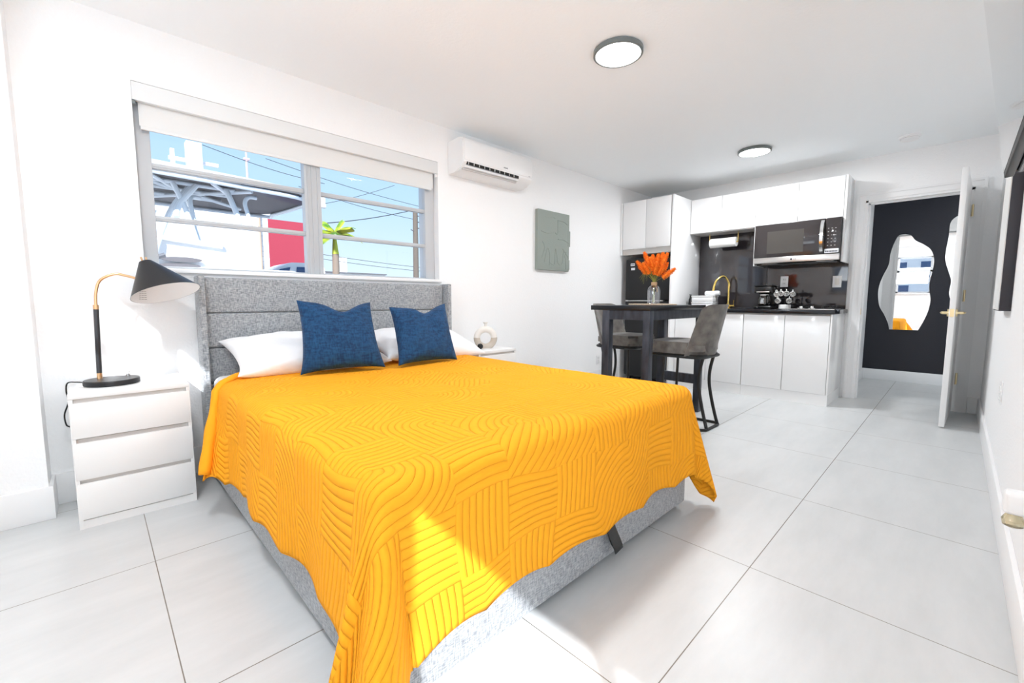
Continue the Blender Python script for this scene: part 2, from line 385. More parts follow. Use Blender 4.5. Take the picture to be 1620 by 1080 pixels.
# door slab, swung open into the room
d = bpy.data.objects.new('door_1', None); C.objects.link(d); d.location = (XK-.025, dy0+.02, 0)
tag(d, 'white door standing open with brass lever handles', 'door', kind='structure')
dirv = Vector((4.627-(XK-.025), .0285-(dy0+.035), 0)); L = dirv.length; dirv.normalize(); nrm = Vector((-dirv.y, dirv.x, 0))
def door_part(name, u0, u1, n0, n1, z0, z1, mt, bev=0, par=d):
    bm = bx(u0, u1, n0, n1, z0, z1, bev=bev)
    o3 = Vector((XK-.025, dy0+.035, 0))
    for v in bm.verts: v.co = o3+dirv*v.co.x+nrm*(-v.co.y)+Vector((0, 0, v.co.z))
    return link(name, bm, mt, par)
door_part('door_panel', 0, L, -.0165, .0165, .012, 1.945, 'trim', .002)
# measured face toward the window side carries the lever; one lever each side
hub_u = L-.06
for sgn, tag_ in ((1, 'a'), (-1, 'b')):
    o3 = Vector((XK-.025, dy0+.035, 0))
    bm = new()
    c0 = o3+dirv*hub_u+Vector((0, 0, .885)); nn = nrm*sgn
    tube(bm, [c0+nn*.0165, c0+nn*.028], .028, 20); tube(bm, [c0+nn*.028, c0+nn*.058], .011, 12)
    tube(bm, smooth_path([c0+nn*.055, c0+nn*.062-dirv*.03, c0+nn*.062-dirv*.11], 4), .008, 10)
    link('handle', bm, 'gold', d)
door_part('latch_plate', L-.0005, L+.0012, -.012, .012, .855, .915, 'gold')
for z in (1.74, 1.02, .295):
    bm = bx(XK-.032, XK-.019, dy0-.003, dy0+.012, z-.05, z+.05, bev=.002)
    tube(bm, [(XK-.033, dy0+.003, z-.05), (XK-.033, dy0+.003, z+.05)], .006, 10)
    link('hinge', bm, 'gold', d)

# ------------------------------------------------------------ window over the bed
W = bpy.data.objects.new('window_1', None); C.objects.link(W); W.location = (1.11, 3.03, 1.14)
tag(W, 'wide two-part aluminium window with sliding panes above the bed', 'window', kind='structure')
bm = new(); f0, f1 = 3.0, 3.05
box(bm, wx0, .273, f0, f1+.04, wz0, wz1, bev=.003); box(bm, 1.945, wx1, f0, f1+.04, wz0, wz1, bev=.003)
box(bm, 1.033, 1.137, f0-.01, f1, wz0, wz1, bev=.003)
box(bm, 1.05, 1.056, f0-.016, f0-.009, wz0, wz1); box(bm, 1.075, 1.081, f0-.016, f0-.009, wz0, wz1); box(bm, 1.11, 1.116, f0-.016, f0-.009, wz0, wz1)
box(bm, .273, 1.945, f0, f1+.04, wz0, 1.155, bev=.003); box(bm, .273, 1.945, f0, f1+.04, 1.95, wz1, bev=.003)
link('window_frame', bm, 'alu', W)
for (a, b) in ((.273, 1.033), (1.137, 1.945)):
    for z in (1.678, 1.407):
        bm = new(); box(bm, a, b, f0+.005, f1-.005, z-.012, z+.014, bev=.002); box(bm, a, b, f0+.002, f0+.007, z-.002, z+.002); link('sash_bar', bm, 'alu', W)
    for (z0, z1) in ((1.155, 1.395), (1.421, 1.666), (1.692, 1.95)):
        link('pane', bx(a, b, 3.028, 3.032, z0, z1), 'pane', W)
bm = bx(wx0-.012, wx1+.012, YW-.022, 3.0, 1.118, 1.142, bev=.004); link('window_sill', bm, 'trim', W)
bm = bx(wx0, wx1+.005, YW-.004, YW-.001, 1.098, 1.118); link('apron', bm, 'trim', W)
B = thing('roller_blind', 'pale grey roller blind pulled partly down over the window', 'blind', (1.1, 2.97, 1.85))
bm = bx(wx0+.001, wx1-.001, YW+.002, YW+.03, 1.972, 2.061, bev=.002); link('valance', bm, 'valance', B)
link('blind_fabric', bx(.232, 2.005, 2.972, 2.975, 1.86, 2.03), 'blind', B)
link('hem_bar', bx(.236, 1.99, 2.967, 2.979, 1.842, 1.862, bev=.003), 'blind', B)
tube_bm = tube(new(), [(.225, 2.985, 2.02), (2.01, 2.985, 2.02)], .02, 16); link('roller', tube_bm, 'blind', B)
link('bracket', bx(.209, .221, YW+.001, YW+.02, 1.952, 1.968), 'lamp_ring', B); link('bracket', bx(2.006, 2.026, YW+.002, YW+.02, 1.945, 1.968, bev=.002), 'trim', B)

# window in the west wall (behind the camera, seen in the mirror and the kitchen splashback)
W2 = bpy.data.objects.new('window_2', None); C.objects.link(W2); W2.location = (XW-.08, 1.2, 1.2)
tag(W2, 'aluminium window in the wall behind the camera', 'window', kind='structure')
bm = new(); xa, xb = XW-.05, XW-.02
for (a, b) in ((.49, .53), (1.10, 1.17), (1.57, 1.635), (1.926, 1.98)): box(bm, xa, xb, a, b, 1.18, 2.08)
box(bm, xa, xb, .49, 1.98, 1.18, 1.215); box(bm, xa, xb, .49, 1.98, 2.055, 2.08); box(bm, xa, xb, .49, 1.98, 1.70, 1.743); box(bm, xa, xb, .49, 1.98, 1.42, 1.445)
link('window_frame', bm, 'alu', W2)
for (a, b) in ((.53, 1.10), (1.17, 1.57), (1.635, 1.926)): link('pane', bx(XW-.036, XW-.033, a, b, 1.215, 2.055), 'pane', W2)
bm = bx(XW-.015, XW+.03, .47, 2.0, 1.16, 1.18, bev=.003); link('window_sill', bm, 'trim', W2)
D2 = bpy.data.objects.new('door_2', None); C.objects.link(D2); D2.location = (XW-.08, -1.5, 0)
tag(D2, 'glazed door in the wall behind the camera', 'door', kind='structure')
bm = new()
for (a, b) in ((-2.3, -2.24), (-1.53, -1.47), (-.75, -.70)): box(bm, xa, xb, a, b, 0, 2.08)
box(bm, xa, xb, -2.3, -.70, 0, .05); box(bm, xa, xb, -2.3, -.70, 2.05, 2.08)
link('door_frame', bm, 'alu', D2)
for (a, b) in ((-2.24, -1.53), (-1.47, -.75)): link('pane', bx(XW-.036, XW-.033, a, b, .05, 2.05), 'pane', D2)

# ------------------------------------------------------------ bed
bed = thing('bed', 'grey linen upholstered double bed with channelled headboard', 'bed', (1.2, 1.85, 0))
link('bed_base', bx(.415, 1.955, .838, 2.84, .028, .335, bev=.012, seg=3), 'grey_fabric', bed)
for (x0, x1) in ((.407, .437), (2.012, 2.043)):
    link('headboard_wing', bx(x0, x1, 2.79, 2.922, .02, 1.103, bev=.007, seg=3), 'grey_fabric', bed)
for (z0, z1) in ((.902, 1.10), (.708, .902), (.510, .708), (.315, .510), (.05, .315)):
    bm = bx(.437, 2.012, 2.862, 2.922, z0+.001, z1-.001, bev=.014, seg=4)
    link('headboard_panel', bm, 'grey_fabric', bed)
bm = new(); pts = [(1.29, .834, .215), (1.283, .818, .16), (1.30, .812, .10), (1.315, .806, .075)]
def ribbon(bm, pts, wv, th):
    pts = smooth_path(pts, 6); wv = Vector(wv); r1, r2_ = [], []
    for i, p in enumerate(pts):
        d_ = (pts[min(i+1, len(pts)-1)]-pts[max(i-1, 0)]).normalized(); n_ = d_.cross(wv).normalized()*th
        r1.append([bm.verts.new(q) for q in (p-wv-n_, p+wv-n_, p+wv+n_, p-wv+n_)])
    for a, b in zip(r1, r1[1:]):
        for k in range(4): bm.faces.new((a[k], a[(k+1) % 4], b[(k+1) % 4], b[k]))
    bm.faces.new(r1[0][::-1]); bm.faces.new(r1[-1])
ribbon(bm, [(1.275, .833, .23), (1.285, .814, .16), (1.312, .803, .095), (1.322, .80, .065)], (.024, 0, .004), .0015)
ribbon(bm, [(1.322, .80, .065), (1.33, .808, .072), (1.315, .820, .11), (1.29, .830, .20)], (.024, 0, .004), .0015)
link('pull_strap', bm, 'black_plastic', bed)
for (x, y) in ((.47, .90), (1.90, .90), (.47, 2.75), (1.90, 2.75)):
    link('bed_foot', lathe(new(), [(.022, 0), (.025, .03)], x, y, 16), 'black_plastic', bed)

bm = bx(.452, 1.93, .875, 2.855, .336, .556, bev=.045, seg=5)
solo('mattress', bm, 'sheet', 'white sheeted mattress on the grey bed', 'mattress')

# quilt: cloth coordinates u (across), v (from head to foot)
def quilt():
    bm = new(); uvl = bm.loops.layers.uv.new('uv')
    X0, X1, Y0, YH = .452, 1.925, .872, 2.655
    Rr, ZT = .05, .575
    Wt, Lt = X1-X0, YH-Y0
    dL, dR, dF = .425, .48, .44
    step = .0165
    nu = int((dL+Wt+dR)/step); nv = int((Lt+dF)/step)
    def off(s, f):
        q = Rr*PI/2
        if s < q: return Rr*math.sin(s/Rr), Rr*(1-math.cos(s/Rr))
        return Rr+f*(s-q), Rr+(s-q)*math.sqrt(max(.05, 1-f*f))
    g = []
    for i in range(nu+1):
        row = []
        for j in range(nv+1):
            u = -dL+(dL+Wt+dR)*i/nu; v = (Lt+dF)*j/nv
            # scalloped hem: shrink the overhang slightly
            a = -min(0, u); ar = max(0, u-Wt); b = max(0, v-Lt)
            side = -1 if a > 0 else 1
            aa = max(a, ar)
            x = min(max(X0+u, X0), X1); y = YH-min(v, Lt)
            z = ZT+.005*noise.noise(Vector((u*3, v*3, 1)))
            if aa > 0: aa *= 1-.05*abs(math.sin(v*PI/.30))*(aa/.42)
            if b > 0: b *= 1-.055*abs(math.sin(u*PI/.27+.4))*(b/.44)
            if aa > 0 and b == 0:
                wv = .045*math.sin(v*7.5+.6)+.02*math.sin(v*17)
                f = .05+wv*(.8 if aa > .1 else .3)
                f = max(-.005, f)
                hd = math.exp(-v/.22); f += .24*hd if side < 0 else .1*hd
                nearc = math.exp(-(Lt-v)/.10); f += .10*nearc
                h, dn = off(aa, f); x += side*h; z -= dn
                y -= (.62 if side < 0 else .5)*aa*math.exp(-v/.40)
            elif b > 0 and aa == 0:
                f = max(0, .035+.03*math.sin(u*8+1.2)+.012*math.sin(u*21))
                nearc = math.exp(-min(u, Wt-u)/.10); f += .10*nearc
                h, dn = off(b, f); y -= h; z -= dn
            elif aa > 0 and b > 0:
                r_ = math.hypot(aa, b); th = math.atan2(b, aa)
                s2 = math.sin(2*th)
                if side < 0:
                    f = .15+.33*s2**1.5+.16*math.sin(th*7.0+.5)*s2*min(1, r_/.2)
                else:
                    f = .10+.10*s2**1.6+.08*math.sin(th*7.0+2.0)*s2*min(1, r_/.2)
                f = max(.0, f)
                h, dn = off(r_*(1 if r_ < .2 else 1-.06*(r_-.2)), f)
                z -= dn
                x += side*h*math.cos(th); y -= h*math.sin(th)
            else:
                # folded-over band at the head edge, soft swelling and long wrinkle lines
                pass
                z += .004*math.sin(u*5+v*3)
                if v < .03: z -= .012*(1-v/.03)
            y -= .18*math.exp(-max(0, u)/.075)*math.exp(-v/.40)
            z = max(z, .012+.006*math.sin(i*.5))
            row.append(bm.verts.new((x, y, z)))
        g.append(row)
    global QEDGE
    QEDGE = [r_[3].co.copy() for r_ in g]
    for i in range(nu):
        for j in range(nv):
            f = bm.faces.new((g[i][j], g[i+1][j], g[i+1][j+1], g[i][j+1]))
            for l, (a_, b_) in zip(f.loops, ((i, j), (i+1, j), (i+1, j+1), (i, j+1))):
                l[uvl].uv = (a_*step, b_*step)
    return bm
o = solo('quilt', quilt(), 'quilt', 'bright yellow quilted bedspread hanging over the bed sides', 'bedspread', ang=180)
md = o.modifiers.new('thick', 'SOLIDIFY'); md.thickness = .011; md.offset = 0

bm = new(); ep = QEDGE[1:-6]
tube(bm, ep, [.021+.003*math.sin(i*.23)+.002*math.sin(i*.71) for i in range(len(ep))], 14)
ctr = [p.copy() for p in ep]
for k, v in enumerate(bm.verts):
    c_ = ctr[min(k//14, len(ctr)-1)]; d_ = v.co-c_
    v.co = c_+Vector((d_.x, d_.y*1.5, d_.z*.80))+(Vector((0, 0, .010)) if c_.z > .55 else Vector((-.010, 0, 0)) if c_.x < 1 else Vector((.010, 0, 0)))
link('folded_edge', bm, 'quilt', o, ang=180)

# pillows
def pillow_bm(w, h, t, pinch=.10, ears=.06, dent=0, n=36, wr=0, seed=0, ex=2.2):
    bm = new(); top, bot = [], []
    for i in range(n+1):
        rt_, rb = [], []
        for j in range(n+1):
            u = -1+2*i/n; v = -1+2*j/n
            u_, v_ = math.sin(u*PI/2), math.sin(v*PI/2)
            e = max(0, (1-abs(u_)**ex))*max(0, (1-abs(v_)**ex)); th = t*e**.42
            px = w/2*u_*(1-pinch*(1-v_*v_)*abs(u_)**3); py = h/2*v_*(1-pinch*(1-u_*u_)*abs(v_)**3)
            k = (abs(u_)*abs(v_))**4; px *= 1+ears*k; py *= 1+ears*k
            if dent and v_ > -.2: py -= dent*h*math.exp(-((u_-.12)/.42)**2)*((v_+.2)/1.2)**2
            dd = 1-.35*math.exp(-((u_-.12)/.22)**2)*max(0, v_)**2 if dent else 1
            nz = wr*noise.noise(Vector((u*3+seed, v*3, seed)))+wr*.5*noise.noise(Vector((u*8+seed, v*6, seed)))
            edge = i in (0, n) or j in (0, n)
            a = bm.verts.new((px, py, th*dd+nz*min(1, th/t*2)))
            b = a if edge else bm.verts.new((px, py, -th*dd*.85+nz*.5*min(1, th/t*2)))
            rt_.append(a); rb.append(b)
        top.append(rt_); bot.append(rb)
    for i in range(n):
        for j in range(n):
            bm.faces.new((top[i][j], top[i+1][j], top[i+1][j+1], top[i][j+1]))
            q = (bot[i][j], bot[i][j+1], bot[i+1][j+1], bot[i+1][j])
            if len(set(q)) == 4:
                try: bm.faces.new(q)
                except ValueError: pass
    return bm
def place(bm, c, X, Y):
    X = Vector(X).normalized(); Y = Vector(Y); Y = (Y-X*Y.dot(X)).normalized(); Z = X.cross(Y)
    mm = Matrix((X, Y, Z)).transposed().to_4x4(); mm.translation = Vector(c)
    bmesh.ops.transform(bm, matrix=mm, verts=bm.verts); return bm
bm = place(pillow_bm(.79, .42, .092, .05, .05, wr=.012, seed=3, ex=2.6), (.902, 2.635, .672), (1, 0, .0), (0, .86, .30))
solo('pillow', bm, 'sheet', 'white bed pillow lying under the left blue cushion', 'pillow', ang=180)
bm = place(pillow_bm(.76, .42, .088, .05, .05, wr=.012, seed=9, ex=2.6), (1.690, 2.64, .664), (1, .01, -.035), (0, .86, .28))
solo('pillow', bm, 'sheet', 'white bed pillow lying under the right blue cushion', 'pillow', ang=180)
def cushion(BL, BR, TL, TR, label, seed):
    BL, BR, TL, TR = map(Vector, (BL, BR, TL, TR))
    X = (BR+TR-BL-TL)/2; Y = (TL+TR-BL-BR)/2; Nn = X.cross(Y).normalized()
    bm = pillow_bm(2, 2, .068, .06, .045, dent=.125, wr=.009, seed=seed, ex=2.6)
    for v in bm.verts:
        a_, b_ = (v.co.x+1)/2, (v.co.y+1)/2
        v.co = BL.lerp(BR, a_).lerp(TL.lerp(TR, a_), b_)+Nn*v.co.z
    return tag(link('cushion', bm, 'blue_fabric', ang=180), label, 'cushion')
cushion((.755, 2.33, .598), (1.185, 2.285, .598), (.805, 2.50, .965), (1.20, 2.475, .955), 'deep blue chenille cushion standing on the left half of the bed', 1)
cushion((1.275, 2.262, .598), (1.675, 2.25, .598), (1.335, 2.465, .925), (1.725, 2.445, .945), 'deep blue chenille cushion standing on the right half of the bed', 5)

# ------------------------------------------------------------ nightstands
def nightstand(x0, x1, label):
    yf, yb, zt = 2.527, 2.905, .583
    t = thing('nightstand', label, 'nightstand', ((x0+x1)/2, (yf+yb)/2, 0))
    bm = new(); xm = .0
    box(bm, x0, x0+.014, yf, yb, 0, zt-.022); box(bm, x1-.014, x1, yf, yb, 0, zt-.022)
    box(bm, x0+.014, x1-.014, yf+.012, yb, .005, .03); box(bm, x0+.014, x1-.014, yb-.01, yb, .03, zt-.022)
    box(bm, x0+.014, x1-.014, yf+.004, yf+.02, .0, .036)
    link('carcass', bm, 'white_satin', t)
    link('top_panel', bx(x0, x1, yf, yb, zt-.022, zt, bev=.0015), 'white_satin', t)
    for (z0, z1) in ((.040, .196), (.213, .372), (.392, .543)):
        bm = new(); box(bm, x0+.003, x1-.003, yf-.002, yf+.014, z0, z1, bev=.002)
        box(bm, x0+.016, x1-.016, yf+.014, yb-.03, z0, z1-.03)
        dr = link('drawer', bm, 'white_satin', t)
        link('finger_groove', bx(x0+.015, x1-.015, yf+.010, yf+.018, z1+.0002, z1+.0165), 'groove', dr)
    return t
nightstand(-.098, .308, 'white three-drawer nightstand under the black lamp at left')
nightstand(2.10, 2.50, 'white nightstand on the far side of the bed with the ring vase')

# ------------------------------------------------------------ table lamp
LZ = .583
t = thing('table_lamp', 'black and brass table lamp with a tilted cone shade', 'lamp', (.045, 2.745, LZ))
o = link('base', lathe(new(), [(.096, 0), (.1, .003), (.1, .020), (.097, .024)], .045, 2.735, 48, LZ), 'lamp_black', t)
px, py = .004, 2.775
link('collar', lathe(new(), [(.010, .024), (.010, .05)], px, py, 20, LZ), 'copper', t)
bm = tube(new(), [(px, py, LZ+.05), (.012, py, .93)], .0098, 20); link('pole', bm, 'lamp_black', t)
bm = tube(new(), [(.012, py, .93), (.0125, py, .95)], .0105, 20)
tube(bm, smooth_path([(.0125, py, .95), (.017, py, 1.01), (.035, py, 1.065), (.085, py, 1.094), (.125, py, 1.088), (.158, py, 1.078)], 8), .0058, 12)
link('arm', bm, 'copper', t)
n = Vector((.21, -.30, -.93)).normalized(); ex = n.cross(Vector((0, 1, 0))).normalized(); ey = n.cross(ex)
tc_, rc_ = Vector((.200, 2.765, 1.158)), Vector((.270, 2.745, 1.008))
def shade(bm, r0, r1, push=0, nn=64):
    A = [bm.verts.new(tc_+(ex*math.cos(2*PI*k/nn)+ey*math.sin(2*PI*k/nn))*r0+n*push) for k in range(nn)]
    Bq = [bm.verts.new(rc_+(ex*math.cos(2*PI*k/nn)+ey*math.sin(2*PI*k/nn))*r1) for k in range(nn)]
    for k in range(nn): bm.faces.new((A[k], A[(k+1) % nn], Bq[(k+1) % nn], Bq[k]))
    bm.faces.new(A); return A, Bq
bm = new(); shade(bm, .026, .142)
sh = link('lamp_shade', bm, 'lamp_black', t, ang=50)
bm = new(); A1, B1 = shade(bm, .022, .1405, .006)
link('shade_lining', bm, 'white_plastic', sh, ang=50)
bm = new(); tube(bm, [tc_+Vector((-.012, 0, .004)), tc_+Vector((-.016, 0, .022))], .004, 10); tube(bm, [tc_+Vector((.004, -.006, .004)), tc_+Vector((.002, -.006, .022))], .004, 10)
link('knob', bm, 'copper', t)
bm = new()
def on_lining(u, s):   # point on the inner back of the shade, u angle, s 0 top..1 rim
    a_ = tc_+n*.006+(ex*math.cos(u)+ey*math.sin(u))*.022; b_ = rc_+(ex*math.cos(u)+ey*math.sin(u))*.1405
    return a_.lerp(b_, s)
# faint printed label inside the shade
best = max((k*2*PI/64 for k in range(64)), key=lambda u: (ex*math.cos(u)+ey*math.sin(u)).y-.9*(ex*math.cos(u)+ey*math.sin(u)).x)
for k in range(5):
    for q in range(3):
        a_ = on_lining(best+.12*(q-1.2), .90-.05*k); b_ = on_lining(best+.12*(q-1.2)+.09, .90-.05*k)
        cc = (tc_+rc_)/2; i_ = lambda p: p+(cc-p).normalized()*.0015
        tube(bm, [i_(a_), i_(b_)], .0008, 6)
link('printed_label', bm, 'ink', sh)
bm = new(); tube(bm, [(.105, 2.79, LZ+.022), (.105, 2.79, LZ+.034)], .009, 14); tube(bm, [(.105, 2.79, LZ+.034), (.108, 2.787, LZ+.046)], .003, 8)
link('switch', bm, 'chrome', t)
bm = tube(new(), smooth_path([(-.045, 2.79, LZ+.008), (-.075, 2.81, LZ+.012), (-.105, 2.85, LZ+.006), (-.112, 2.86, .55), (-.108, 2.86, .50), (-.125, 2.87, .44), (-.122, 2.87, .39), (-.106, 2.87, .36), (-.102, 2.88, .2)], 8), .003, 8)
link('power_cord', bm, 'black_plastic', t)

# ------------------------------------------------------------ ring vase and dark ball
t = thing('ring_vase', 'ring-shaped cream and beige ceramic vase on the far nightstand', 'vase', (2.32, 2.70, LZ))
vc = Vector((2.315, 2.70, LZ+.083)); vx = Vector((.86, -.51, 0)).normalized()
def ring(bm, a0, a1, rc=.072, r=.026, nn=40, flat=1):
    full = abs(a1-a0-2*PI) < .01
    pts = [vc+(vx*math.cos(a0+(a1-a0)*k/nn)+Vector((0, 0, 1))*math.sin(a0+(a1-a0)*k/nn))*rc for k in range(nn+1)]
    tube(bm, pts, r, 20); return bm
link('upper_half', ring(new(), .06, PI-.06), 'cream_ceramic', t)
link('lower_half', ring(new(), PI-.06, 2*PI+.06), 'beige_ceramic', t)
link('neck', lathe(new(), [(.013, .0), (.011, .022), (.013, .030), (.021, .040), (.021, .043), (.010, .043)], vc.x, vc.y, 24, vc.z+.088), 'cream_ceramic', t)
link('foot', lathe(new(), [(.026, 0), (.028, .012), (.02, .02)], vc.x, vc.y, 24, LZ), 'beige_ceramic', t)
bm = new(); bmesh.ops.create_icosphere(bm, subdivisions=3, radius=.0235); bmesh.ops.translate(bm, vec=(2.225, 2.66, LZ+.0235), verts=bm.verts)
for v in bm.verts:
    v.co += (v.co-Vector((2.225, 2.66, LZ+.0235)))*.06*noise.noise(v.co*60)
solo('decorative_ball', bm, 'black_plastic', 'small dark brown ball on the nightstand beside the ring vase', 'ornament')

# ------------------------------------------------------------ air conditioner
t = thing('air_conditioner', 'white split air conditioner mounted high on the wall beside the window', 'air conditioner', (2.52, YW, 1.99))
prof = [(YW, 1.985), (YW, 2.238), (2.80, 2.243), (2.752, 2.232), (2.738, 2.205), (2.736, 2.045), (2.752, 2.022), (2.80, 1.995), (2.86, 1.985)]
ax0, ax1 = 2.128, 2.905
bm = prism(new(), prof, 'x', ax0, ax1)
bmesh.ops.bevel(bm, geom=[e for e in bm.edges if abs(e.verts[0].co.x-e.verts[1].co.x) < 1e-6], offset=.006, segments=2, affect='EDGES')
link('casing', bm, 'white_plastic', t)
link('front_panel', bx(ax0+.012, ax1-.004, 2.732, 2.742, 2.062, 2.205, bev=.004), 'white_plastic', t)
bm = new(); prism(bm, [(2.7425, 2.052), (2.7325, 2.058), (2.7475, 2.026), (2.7585, 2.022)], 'x', ax0+.035, ax1-.17)
o = link('air_outlet', bx(ax0+.035, ax1-.17, 2.736, 2.75, 2.030, 2.052), 'black_plastic', t)
for k in range(20):
    x = ax0+.05+k*.0275
    link('louver', bx(x, x+.004, 2.7335, 2.745, 2.032, 2.050), 'white_plastic', o) if k % 2 == 0 else None
bm = new(); prism(bm, [(2.772, 2.006), (2.79, 1.9965), (2.793, 2.0005), (2.775, 2.010)], 'x', ax0+.02, ax1-.17); link('lower_slot', bx(ax0+.02, ax1-.17, 2.768, 2.782, 1.998, 2.012), 'groove', t)
link('flap', bx(ax0+.03, ax1-.165, 2.742, 2.765, 2.010, 2.024, bev=.003), 'white_plastic', t)
for k, (h, s_) in enumerate(((.009, 0), (.007, .003), (.010, 0), (.008, .002), (.011, 0))): link('badge_letter', bx(2.555+k*.009, 2.561+k*.009, 2.7312, 2.7325, 2.080+s_, 2.080+h), 'ink', t)
for k in range(3): link('indicator_mark', bx(2.855+k*.008, 2.860+k*.008, 2.7312, 2.7325, 2.068, 2.071), 'ink', t)

# ------------------------------------------------------------ sage relief art
t = thing('wall_art', 'sage green plaster relief canvas on the wall beside the window', 'wall art', (3.405, YW, 1.57))
link('canvas', bx(3.163, 3.650, 2.898, YW, 1.282, 1.866, bev=.003), 'sage', t)
bm = new()
def arc2(pts, r=.0035): tube(bm, smooth_path([(x, 2.8975, z) for x, z in pts], 6), r, 8)
arc2([(3.21, 1.66), (3.30, 1.645), (3.40, 1.66)]); arc2([(3.46, 1.79), (3.46, 1.66), (3.42, 1.66)]); arc2([(3.46, 1.79), (3.55, 1.785), (3.62, 1.76)])
arc2([(3.47, 1.60), (3.56, 1.60), (3.65, 1.57)]); arc2([(3.26, 1.36), (3.29, 1.46), (3.31, 1.50), (3.34, 1.44), (3.335, 1.33)])
arc2([(3.34, 1.36), (3.41, 1.34), (3.42, 1.44), (3.43, 1.50), (3.45, 1.44), (3.47, 1.36), (3.53, 1.35), (3.55, 1.44), (3.56, 1.50)])
arc2([(3.60, 1.48), (3.58, 1.43), (3.61, 1.38)]); arc2([(3.54, 1.51), (3.61, 1.45), (3.64, 1.42)])
arc2([(3.22, 1.40), (3.26, 1.50), (3.23, 1.56)])
arc2([(3.27, 1.80), (3.38, 1.81), (3.42, 1.80)], .002)
link('relief_lines', bm, 'sage', t)
link('relief_block', bx(3.62, 3.668, 2.897, 2.925, 1.54, 1.70, bev=.004), 'sage', t)
link('relief_block', bx(3.59, 3.655, 2.893, 2.925, 1.30, 1.40, bev=.004), 'sage', t)

# ------------------------------------------------------------ ceiling lights
for (x, y, r_, lab) in ((-.10, 1.40, .134, 'added unseen round ceiling light above the space behind the camera'), (2.168, 1.398, .134, 'round white ceiling light with grey rim, nearest over the bed'), (4.425, 1.388, .137, 'round white ceiling light with grey rim, nearest the kitchen cabinets')):  # first light is unseen, added to brighten the television wall
    t = thing('ceiling_light', lab, 'ceiling light', (x, y, ZC), 'round ceiling lights')
    link('rim', lathe(new(), [(r_-.006, 0), (r_, -.004), (r_, -.024), (r_-.004, -.027), (r_-.012, -.027), (r_-.013, -.004)], x, y, 64, ZC), 'lamp_ring', t)
    link('diffuser', lathe(new(), [(r_-.013, -.005), (r_-.013, -.0255), (r_-.03, -.028)], x, y, 64, ZC), 'emit', t)
    l = bpy.data.lights.new('ceiling_light_glow', 'AREA'); l.shape = 'DISK'; l.size = r_*1.8; l.energy = 13 if x < 3 else 19; l.color = (.945, .97, 1)
    lo = bpy.data.objects.new('ceiling_light_glow', l); C.objects.link(lo); lo.location = (0, 0, -.032); lo.parent = t
l = bpy.data.lights.new('hall_fill', 'AREA'); l.shape = 'DISK'; l.size = .25; l.energy = 7
lo = bpy.data.objects.new('hall_fill', l); C.objects.link(lo); lo.location = (6.2, -.4, ZC-.03)  # lamp without a fixture, added out of view to brighten the hall
t = thing('smoke_detector', 'small round white smoke detector on the ceiling near the door', 'smoke detector', (4.99, .375, ZC))
link('body', lathe(new(), [(.072, 0), (.072, -.010), (.062, -.014), (.060, -.030), (.045, -.036)], 4.99, .375, 40, ZC), 'white_plastic', t)
link('vent_ring', lathe(new(), [(.0605, -.018), (.0622, -.020), (.0605, -.022)], 4.99, .375, 40, ZC), 'groove', t)

# ------------------------------------------------------------ kitchen
def cab(name, label, x0, y0, y1, z0, z1, doors, depth_to=XK, panel_t=.016, toe=0, gap=.0045, door_z=None, cat='cabinet'):
    """front at x0, doors: list of (ya,yb)"""
    t = thing(name, label, cat, ((x0+depth_to)/2, (y0+y1)/2, 0 if toe else z0))
    zb = z0+toe
    link('body', bx(x0+.02, depth_to-.002, y0, y1, zb, z1), 'groove', t)  # grey instead of white, painting shade into the gaps between doors
    if toe: link('toe_kick', bx(x0+.012, depth_to-.01, y0, y1, 0, toe-.001), 'gloss_white', t)
    dz0, dz1 = door_z or (zb+.002, z1-.001)
    for (a, b) in doors:
        dd = link('door', bx(x0, x0+.018, a+gap/2, b-gap/2, dz0, dz1, bev=.0012), 'gloss_white', t)
    return t
K1 = cab('fridge_cabinet', 'white gloss double cabinet above the black fridge', 4.693, 2.285, 2.905, 1.528, 2.148, [(2.292, 2.598), (2.598, 2.902)], door_z=(1.592, 2.146))
link('door_grip', bx(4.690, 4.694, 2.46, 2.74, 1.586, 1.592), 'steel', K1)
solo('filler_strip', bx(4.695, XK, 2.907, 2.932, 1.528, 2.148), 'gloss_white', 'narrow white filler strip between the fridge cabinet and the wall', 'filler')
solo('tall_side_panel', bx(4.69, XK, 2.262, 2.283, 0, 2.15, bev=.001), 'gloss_white', 'tall white gloss side panel right of the fridge', 'cabinet panel')
K2 = cab('wall_cabinet', 'white gloss wall cabinet above the paper towel holder', 5.118, 1.562, 2.26, 1.756, 2.143, [(1.562, 1.91), (1.91, 2.258)])
K3 = cab('wall_cabinet', 'white gloss wall cabinet above the microwave', 5.118, .806, 1.560, 1.762, 2.145, [(.808, 1.178), (1.178, 1.560)])
link('grip_rail', bx(5.130, 5.16, 1.58, 1.90, 1.748, 1.756), 'steel', K2)
link('side_panel', bx(5.105, XK-.002, .785, .8035, 1.345, 2.148, bev=.001), 'gloss_white', K3)
link('side_panel', bx(5.105, XK-.002, 1.544, 1.5585, 1.345, 1.761, bev=.001), 'gloss_white', K3)
B1 = cab('base_cabinet', 'white gloss base cabinet beside the tall panel, under the sink', 4.81, 1.531, 2.260, 0, .852, [(1.531, 1.90), (1.90, 2.258)], toe=.104, door_z=(.106, .836))
B2 = cab('base_cabinet', 'white gloss base cabinet at the door end, under the cooktop', 4.81, .786, 1.529, 0, .852, [(.800, 1.16), (1.16, 1.529)], toe=.104, door_z=(.106, .836))
link('end_panel', bx(4.808, XK-.002, .784, .798, .104, .852, bev=.001), 'gloss_white', B2)
link('door_grip', bx(4.807, 4.812, 1.10, 1.34, .837, .842), 'steel', B2)
